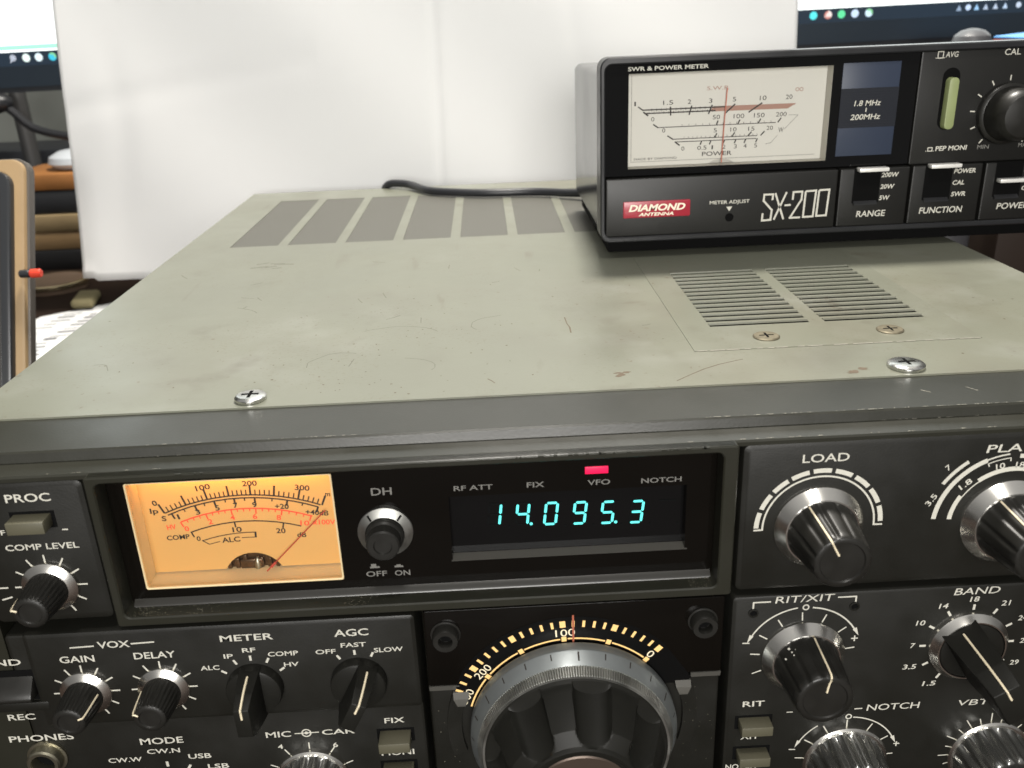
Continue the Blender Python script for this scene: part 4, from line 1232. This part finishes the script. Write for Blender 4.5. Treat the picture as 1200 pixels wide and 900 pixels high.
for (xa, xb, sl0, sl1, lev, txt, tt) in ((280.6, 308.2, 286.0, 296.6, 32.0, ('RANGE', 288.4, 300.1, 13.2, 2.5), (('200W', 296.9, 303.8, 28.6, 1.8), ('20W', 296.9, 302.6, 24.0, 1.8), ('5W', 296.9, 301.2, 19.6, 1.8))),
                                         (309.3, 337.2, 314.2, 325.2, 32.2, ('FUNCTION', 313.8, 331.2, 13.4, 2.5), (('POWER', 325.8, 334.4, 28.8, 1.8), ('CAL', 325.8, 330.5, 24.3, 1.8), ('SWR', 325.8, 331.6, 19.8, 1.8))),
                                         (338.4, 365.0, 342.5, 353.4, 25.4, ('POWER', 345.1, 358.0, 13.8, 2.5), (('ON', 354.0, 359.0, 27.8, 1.8), ('OFF', 354.0, 360, 21.0, 1.8)))):
    lw = lowp(xa, xb)
    bm = NB(); text(bm, *txt, yq, shear=.1)
    for t in tt: text(bm, *t, yq, bold=.02, shear=.15)
    obj("lettering", bm, M["white"], lw, smooth=False)
    bm = NB(); box(bm, sl0, sl1, yq - .03, yq + .1, 18.8, 32.25)
    so = obj("switch_slot", bm, M["dark_void"], lw)
    bm = NB(); extrude_x(bm, [(yq - .1, 18.0), (yq - 1.2, 18.1), (yq - 1.2, 18.6), (yq - .1, 19.6)], sl0 + .6, sl1 - .8)
    obj("slot_lip", bm, M["sx_frame"], so)
    bm = NB(); box(bm, sl0 + .9, sl1 + 1.9, YS - 5.6, YS - 1.6, lev - .75, lev + .75, .3)
    obj("switch_lever", bm, M["lever"], so)

# ------------------------------------------------------------------ cable behind the power meter
bm = NB()
tube(bm, [(214, 262, 12), (200, 262, 6), (190, 270, 3.4), (168, 284, 2.6), (140, 288, 2.5), (120, 296, 2.5), (107, 306, 2.4), (96, 324, 2.9), (88, 329.5, 3.3), (82, 333, 2.4), (78.5, 336.5, -2), (77, 338, -12), (77, 338.5, -60), (78, 339, -128), (70, 342, -132.4)], 2.2, 12, 8)
obj("power_cable", bm, M["cable"], label="thin black cable running from the power meter over the back of the radio", cat="cable")

# ------------------------------------------------------------------ paper sheet standing behind the radio
def sheet_mat():
    m = mat("white_paper", (0.87, 0.868, 0.86), 0.7, noise=(3, 0.015), bump=(60, 0.03))
    nt = m.node_tree; b_ = nt.nodes["Principled BSDF"]; out = nt.nodes["Material Output"]
    t = nt.nodes.new("ShaderNodeBsdfTranslucent"); t.inputs[0].default_value = (0.86, 0.86, 0.85, 1)
    mx = nt.nodes.new("ShaderNodeMixShader"); mx.inputs[0].default_value = .32
    nt.links.new(b_.outputs[0], mx.inputs[1]); nt.links.new(t.outputs[0], mx.inputs[2]); nt.links.new(mx.outputs[0], out.inputs[0])
    return m
bm = NB()
NX, NZ = 200, 60
gr = []
for j in range(NZ + 1):
    row = []
    for i in range(NX + 1):
        u, t = i / NX, j / NZ
        x = -124.5 + 465 * u; z = -55.5 + 300 * t
        zz = z + 0.0
        y = 344 + (z + 54) * .20 + 4.0 * sin(u * 7 + 1) * (.3 + t * .7) + abs(u - .51) * 26 + 2.6 * sin(t * 4 + u * 3) + 1.2 * sin(t * 11 + u * 17)
        crease = math.exp(-((u - .51) / .005) ** 2)
        y += 1.8 * crease + .8 * math.exp(-((u - .74 + .1 * t) / .012) ** 2) * (t < .8) + .5 * math.exp(-((t - .35 - .25 * u) / .02) ** 2) * (u < .35)
        y += 1.0 * math.exp(-((u - .045 - .03 * sin(t * 5)) / .02) ** 2) * sin(t * 6)
        if u < .02 and t < .02: z += 2
        row.append(bm.verts.new((x + (z + 54) * (.012), y, z)))
    gr.append(row)
for j in range(NZ):
    for i in range(NX):
        bm.faces.new((gr[j][i], gr[j][i + 1], gr[j + 1][i + 1], gr[j + 1][i]))
ps = obj("paper_sheet", bm, sheet_mat(), label="large creased white paper sheet standing upright behind the radio", cat="paper sheet", sharp=80)
so = ps.modifiers.new("thickness", 'SOLIDIFY'); so.thickness = 0.0002

# ------------------------------------------------------------------ monitor behind the paper
MYP = 560.0
mon = thing("computer_monitor", "wide computer monitor with a white page and dark taskbar behind the paper", "monitor", (190, MYP + 40, DESK))
def MZ(x, z): return z + (x - 190) * .0107
def mbox(bm, x0, x1, y0, y1, z0, z1):
    vs = box(bm, x0, x1, y0, y1, z0, z1)
    for v in vs: v.co.z = MZ(v.co.x, v.co.z)
bm = NB(); mbox(bm, -262, 648, MYP + .5, MYP + 30, 57.5, 470)
body = obj("monitor_body", bm, mat("monitor_black", (0.02, 0.022, 0.026), 0.35), mon)
bm = NB(); mbox(bm, -262, 648, MYP - 2, MYP + .4, 61.5, 77.5)
obj("lower_bezel", bm, mat("bezel_slate", (0.018, 0.027, 0.038), 0.3, noise=(8, .2)), mon)
bm = NB(); mbox(bm, -255, 641, MYP - .3, MYP + .2, 77.6, 88.2)
tb = obj("taskbar", bm, mat("taskbar_screen", (0.004, 0.005, 0.006), 0.3, spec=.3, emit=((0.022, 0.036, 0.055), 1.0)), mon)
bm = NB(); mbox(bm, -255, 641, MYP - .3, MYP + .2, 88.2, 462)
obj("screen", bm, mat("white_page", (0.2, 0.2, 0.2), 0.3, emit=((0.93, 1.0, 0.98), 1.9)), mon)
bm = NB()
for k, (xa, xb) in enumerate(((-255, -178),)):
    q = [(xa, 89.6), (xb, 89.6), (xb, 93.2), (xa, 93.2)]
    poly(bm, [(x, MZ(x, z)) for x, z in q], MYP - .34)
obj("page_band", bm, mat("mint_band", (0.1, 0.2, 0.15), 0.4, emit=((0.42, 0.92, 0.70), 1.0)), mon, smooth=False)
ICO = [(-234, (.55, .6, .7)), (-223.5, (.85, 1.0, .95)), (-213.5, (.8, .95, 1.0)), (-202.5, (.05, .55, .75)),
       (413.5, (.1, .8, .85)), (425.5, (.85, .75, .72)), (436.5, (.12, .75, .35)), (447.5, (.6, .75, .95)), (459, (.65, .85, 1.0)),
       (533, (.3, .4, .55)), (540.5, (.6, .75, 1)), (547.5, (.35, .6, .9)), (555, (.45, .55, .7)), (563, (.5, .6, .75)), (571, (.5, .65, .85)), (582, (.55, .65, .8)), (594, (.5, .6, .75))]
for x, c in ICO:
    bm = NB()
    r = 3.1 if x < 500 else 2.2
    zc = 83.4
    if abs(x + 234) < 1:
        arc(bm, x, MZ(x, zc) + .4, 1.5, 2.4, 0, 360, MYP - .4); seg(bm, x - 1.2, MZ(x, zc) - 1.2, x - 2.6, MZ(x, zc) - 3, .9, MYP - .41)
        disc(bm, x, MZ(x, zc) + .4, 1.2, MYP - .38)
    elif abs(x + 202.5) < 1 or abs(x - 459) < 1:
        disc(bm, x, MZ(x, zc), r, MYP - .4); arc(bm, x, MZ(x, zc), r * .5, r * .98, -20, 130, MYP - .42, 1)
    elif x > 500 and int(x) % 2:
        poly(bm, [(x - r, MZ(x, zc) - r), (x + r, MZ(x, zc) - r), (x, MZ(x, zc) + r)], MYP - .4)
    else:
        disc(bm, x, MZ(x, zc), r, MYP - .4)
        if abs(x - 425.5) < 1:
            for k, cc in enumerate((1, 2)): arc(bm, x, MZ(x, zc), r * .5, r, 90 + 120 * k, 200 + 120 * k, MYP - .42, 1)
    m2 = mat("icon_accent", (.1, .1, .1), emit=((.25, .85, .35) if x < 0 or x > 450 else (.8, .25, .2), .8))
    obj("taskbar_icon", bm, [emit_mat("icon_light", c, .95), m2], tb, smooth=False)
bm = NB(); lathe_z(bm, 190, MYP + 50, [(95, DESK), (95, DESK + 8), (22, DESK + 12), (20, 120)], 40)
obj("monitor_stand", bm, M["knob_matte"], mon)
# pole and lead seen under the monitor
bm = NB(); lathe_z(bm, -379, 850, [(9, DESK), (9, 150)], 20)
obj("equipment_pole", bm, mat("pole_dark", (0.05, 0.05, 0.05), .5), label="dark upright pole below the monitor at the far left", cat="pole")
bm = NB(); tube(bm, [(-420, 800, 40), (-372, 800, 28), (-345, 800, 4), (-300, 800, -8), (-240, 800, -16), (-180, 800, -14), (-150, 800, -60), (-140, 800, -131)], 4.5, 10, 6)
bmesh.ops.create_uvsphere(bm, u_segments=16, v_segments=10, radius=15, matrix=Matrix.Translation((-385, 800, 32)) @ Matrix.Diagonal((1.6, 1, .8, 1)))
obj("monitor_lead", bm, M["cable"], label="black lead with a thick plug hanging below the monitor at the left", cat="cable")

# ------------------------------------------------------------------ things on the desk at the left
def deskbox(name, label, cat, x0, x1, y0, y1, z0, z1, m, bev=2, extra=None):
    bm = NB(); box(bm, x0, x1, y0, y1, z0, z1, bev)
    return obj(name, bm, m, label=label, cat=cat)
deskbox("equipment_box", "long black equipment box on the back of the desk", "box", -520, -110, 880, 990, DESK, -28, mat("box_black", (0.014, 0.016, 0.02), .5))
Yk = 722
deskbox("black_box", "low black box at the bottom of the stack by the paper", "box", -380, -190, Yk, Yk + 110, DESK + .1, -113.4, mat("box_dark_low", (0.012, 0.012, 0.013), .5))
wb = thing("wooden_box", "pale brown wooden box with a lid line in the stack by the paper", "box", (-285, Yk + 55, -113.3))
wtan = mat("tan_wood", (0.33, 0.215, 0.105), .5, noise=(25, .25))
bm = NB(); box(bm, -373, -195, Yk + 1, Yk + 108, -113.2, -94.6, 2); obj("base", bm, wtan, wb)
bm = NB(); box(bm, -373, -195, Yk, Yk + 109, -94.2, -76.2, 2.5); obj("lid", bm, mat("tan_wood_lid", (0.38, 0.28, 0.15), .5, noise=(25, .25)), wb)
deskbox("case_box", "matt dark grey box lying between the wooden box and orange block", "box", -370, -200, Yk + 2, Yk + 106, -76.0, -52.0, mat("box_grey", (0.03, 0.032, 0.036), .5), 3)
deskbox("orange_block", "orange brown wooden block on top of the stack", "wooden block", -350, -245, Yk + 1, Yk + 90, -51.8, -34.8, mat("orange_wood", (0.40, 0.17, 0.05), .45, noise=(30, .3)), 3)
bm = NB()
lathe_z(bm, -286, Yk + 42, [(14, -34.7), (27, -33), (33, -28), (31, -22), (22, -17), (8, -14.6), (1, -14.3)], 40)
obj("computer_mouse", bm, mat("pale_plastic", (0.62, 0.66, 0.70), .35), label="smooth white rounded mouse on the orange block", cat="computer mouse")
mk = thing("marker_pen", "grey marker pen with red cap clipped across the tan tablet case", "marker", (-106, 266, -25))
def tube_x(name, x0, x1, y, z, r, m):
    bm = NB()
    loops(bm, [[(x, y + rr * cos(2 * pi * k / 20), z + rr * sin(2 * pi * k / 20)) for k in range(20)] for x, rr in ((x0, r * .8), (x0 + .6, r), (x1 - .6, r), (x1, r * .8))])
    obj(name, bm, m, mk)
tube_x("pen_cap", -106.4, -100.6, 259.5, -24.6, 2.4, mat("red_cap", (0.70, 0.06, 0.03), .35))
tube_x("pen_barrel", -112, -106.6, 259.5, -24.6, 2.2, mat("pen_grey", (0.02, 0.022, 0.025), .4))
ds = thing("round_tin", "round brown tin with a bright brass rim lying on the desk", "tin", (-288, 650, DESK))
bm = NB(); lathe_z(bm, -288, 650, [(30, DESK + .1), (30.5, DESK + 8), (28, DESK + 9), (5, DESK + 9.2)], 48); obj("tin_body", bm, mat("tin_brown", (0.20, 0.14, 0.10), .4, noise=(20, .3)), ds)
bm = NB(); lathe_z(bm, -288, 650, [(30.6, DESK + 4.5), (31.8, DESK + 5), (31.8, DESK + 8.2), (30.6, DESK + 9)], 64); obj("rim", bm, mat("brass_rim", (.80, .68, .44), .25, 1.0), ds)
bm = NB()
box(bm, -243, -222, 566, 606, DESK + .4, DESK + 9, 4, 3)
for v in bm.verts:
    v.co.x += (v.co.y - 590) * -.2
obj("cloth_pouch", bm, mat("khaki_cloth", (0.22, 0.19, 0.10), .8, noise=(30, .3), bump=(200, .4)), label="small khaki cloth pouch beside the brass rimmed tin", cat="pouch")
bm = NB()
for q in ([(-285, 400), (-120, 400), (-120, 640), (-168, 612), (-258, 551)],):
    loops(bm, [[(x, y, DESK + .06) for x, y in q], [(x, y, DESK + .3) for x, y in q]])
pr = obj("printed_sheet", bm, mat("sheet_white", (0.80, 0.80, 0.80), .6), label="white printed sheet lying on the desk beside the radio", cat="paper sheet", smooth=False)
bm = NB()
for k in range(16):
    for j in range(5):
        x = -262 + j * 26 + k * 1.6; y = 420 + k * 9.5 + j * 5
        if random.random() < .75:
            L = random.uniform(6, 20); w_ = random.uniform(2.0, 6.0)
            bm.faces.new([bm.verts.new((x + a, y + c_, DESK + .34)) for a, c_ in ((0, 0), (L, 2), (L, 2 + w_), (0, w_))])
obj("printing", bm, mat("print_ink", (0.09, 0.09, 0.10), .7), pr, smooth=False)

# tablet in a tan case leaning back
tbt = thing("tablet_case", "black tablet in an open tan case leaning upright at the left edge", "tablet", (-175, 230, DESK))
TA = math.atan(.404)
def lean(bm):
    for v in bm.verts:
        h, d = v.co.z, v.co.y       # height along the slab, thickness behind it
        v.co.x += (h - 172) * .040
        v.co.y = 220 + h * sin(TA) + d * cos(TA)
        v.co.z = DESK + h * cos(TA) - d * sin(TA) + 3.4
bm = NB(); plate(bm, -250, -109.0, 0, 177, 8, 0, 7, 1.2); lean(bm)
obj("case_back", bm, mat("tan_leather", (0.33, 0.225, 0.115), .5, noise=(60, .15), bump=(900, .3)), tbt)
bm = NB()
plate(bm, -251, -107.6, -1, 178, 8.6, 3.0, 7.5, .6); lean(bm)
obj("case_rim", bm, mat("rim_dark", (.10, .09, .08), .4, .3), tbt)
bm = NB(); plate(bm, -243, -114.2, 5, 170, -.02, -5, 8, 1.4); lean(bm)
obj("tablet_body", bm, mat("tablet_black", (0.022, 0.024, 0.027), .28), tbt)
bm = NB(); plate(bm, -238, -119, 10, 164, -5.0, -5.3, 5, .2); lean(bm)
obj("tablet_screen", bm, mat("screen_off", (0.035, 0.034, 0.033), .22), tbt)
bm = NB(); box(bm, -230, -130, 275, 279, DESK + .1, -20, 1)
for v in bm.verts: v.co.y += (v.co.z - DESK) * .10
obj("case_flap", bm, mat("flap_tan", (0.30, 0.2, 0.1), .6), tbt)

# ------------------------------------------------------------------ things behind the power meter at the right
bt = thing("spray_bottle", "grey bottle with a domed cap behind the power meter", "bottle", (486, 450, DESK))
bm = NB(); lathe_z(bm, 490, 450, [(17, DESK), (18, DESK + 4), (18, 30), (11.5, 46)], 32); obj("bottle_body", bm, mat("bottle_dark", (.06, .06, .065), .4), bt)
bm = NB(); lathe_z(bm, 490, 450, [(13.5, 46.2), (13.5, 64), (12, 69), (8, 72.4), (3, 73.8), (.5, 74)], 32); obj("cap", bm, mat("cap_grey", (.075, .075, .08), .4), bt)
ct = thing("carton", "dark carton with blue top and thin red band behind the power meter", "carton", (562, 465, DESK))
bm = NB(); box(bm, 527, 600, 440, 490, 65.0, 72.0, 1)
for v in bm.verts:
    if v.co.x < 533 and v.co.z > 68: v.co.z -= 5.0
obj("carton_top", bm, mat("carton_blue", (.10, .30, .62), .5), ct)
bm = NB(); box(bm, 527, 600, 440, 490, 61.0, 64.9, .5); obj("carton_band", bm, mat("carton_red", (.25, .05, .045), .5), ct)
bm = NB(); box(bm, 527, 600, 440, 490, DESK, 60.9, 1); obj("carton_body", bm, mat("carton_dark", (.028, .018, .013), .5), ct)
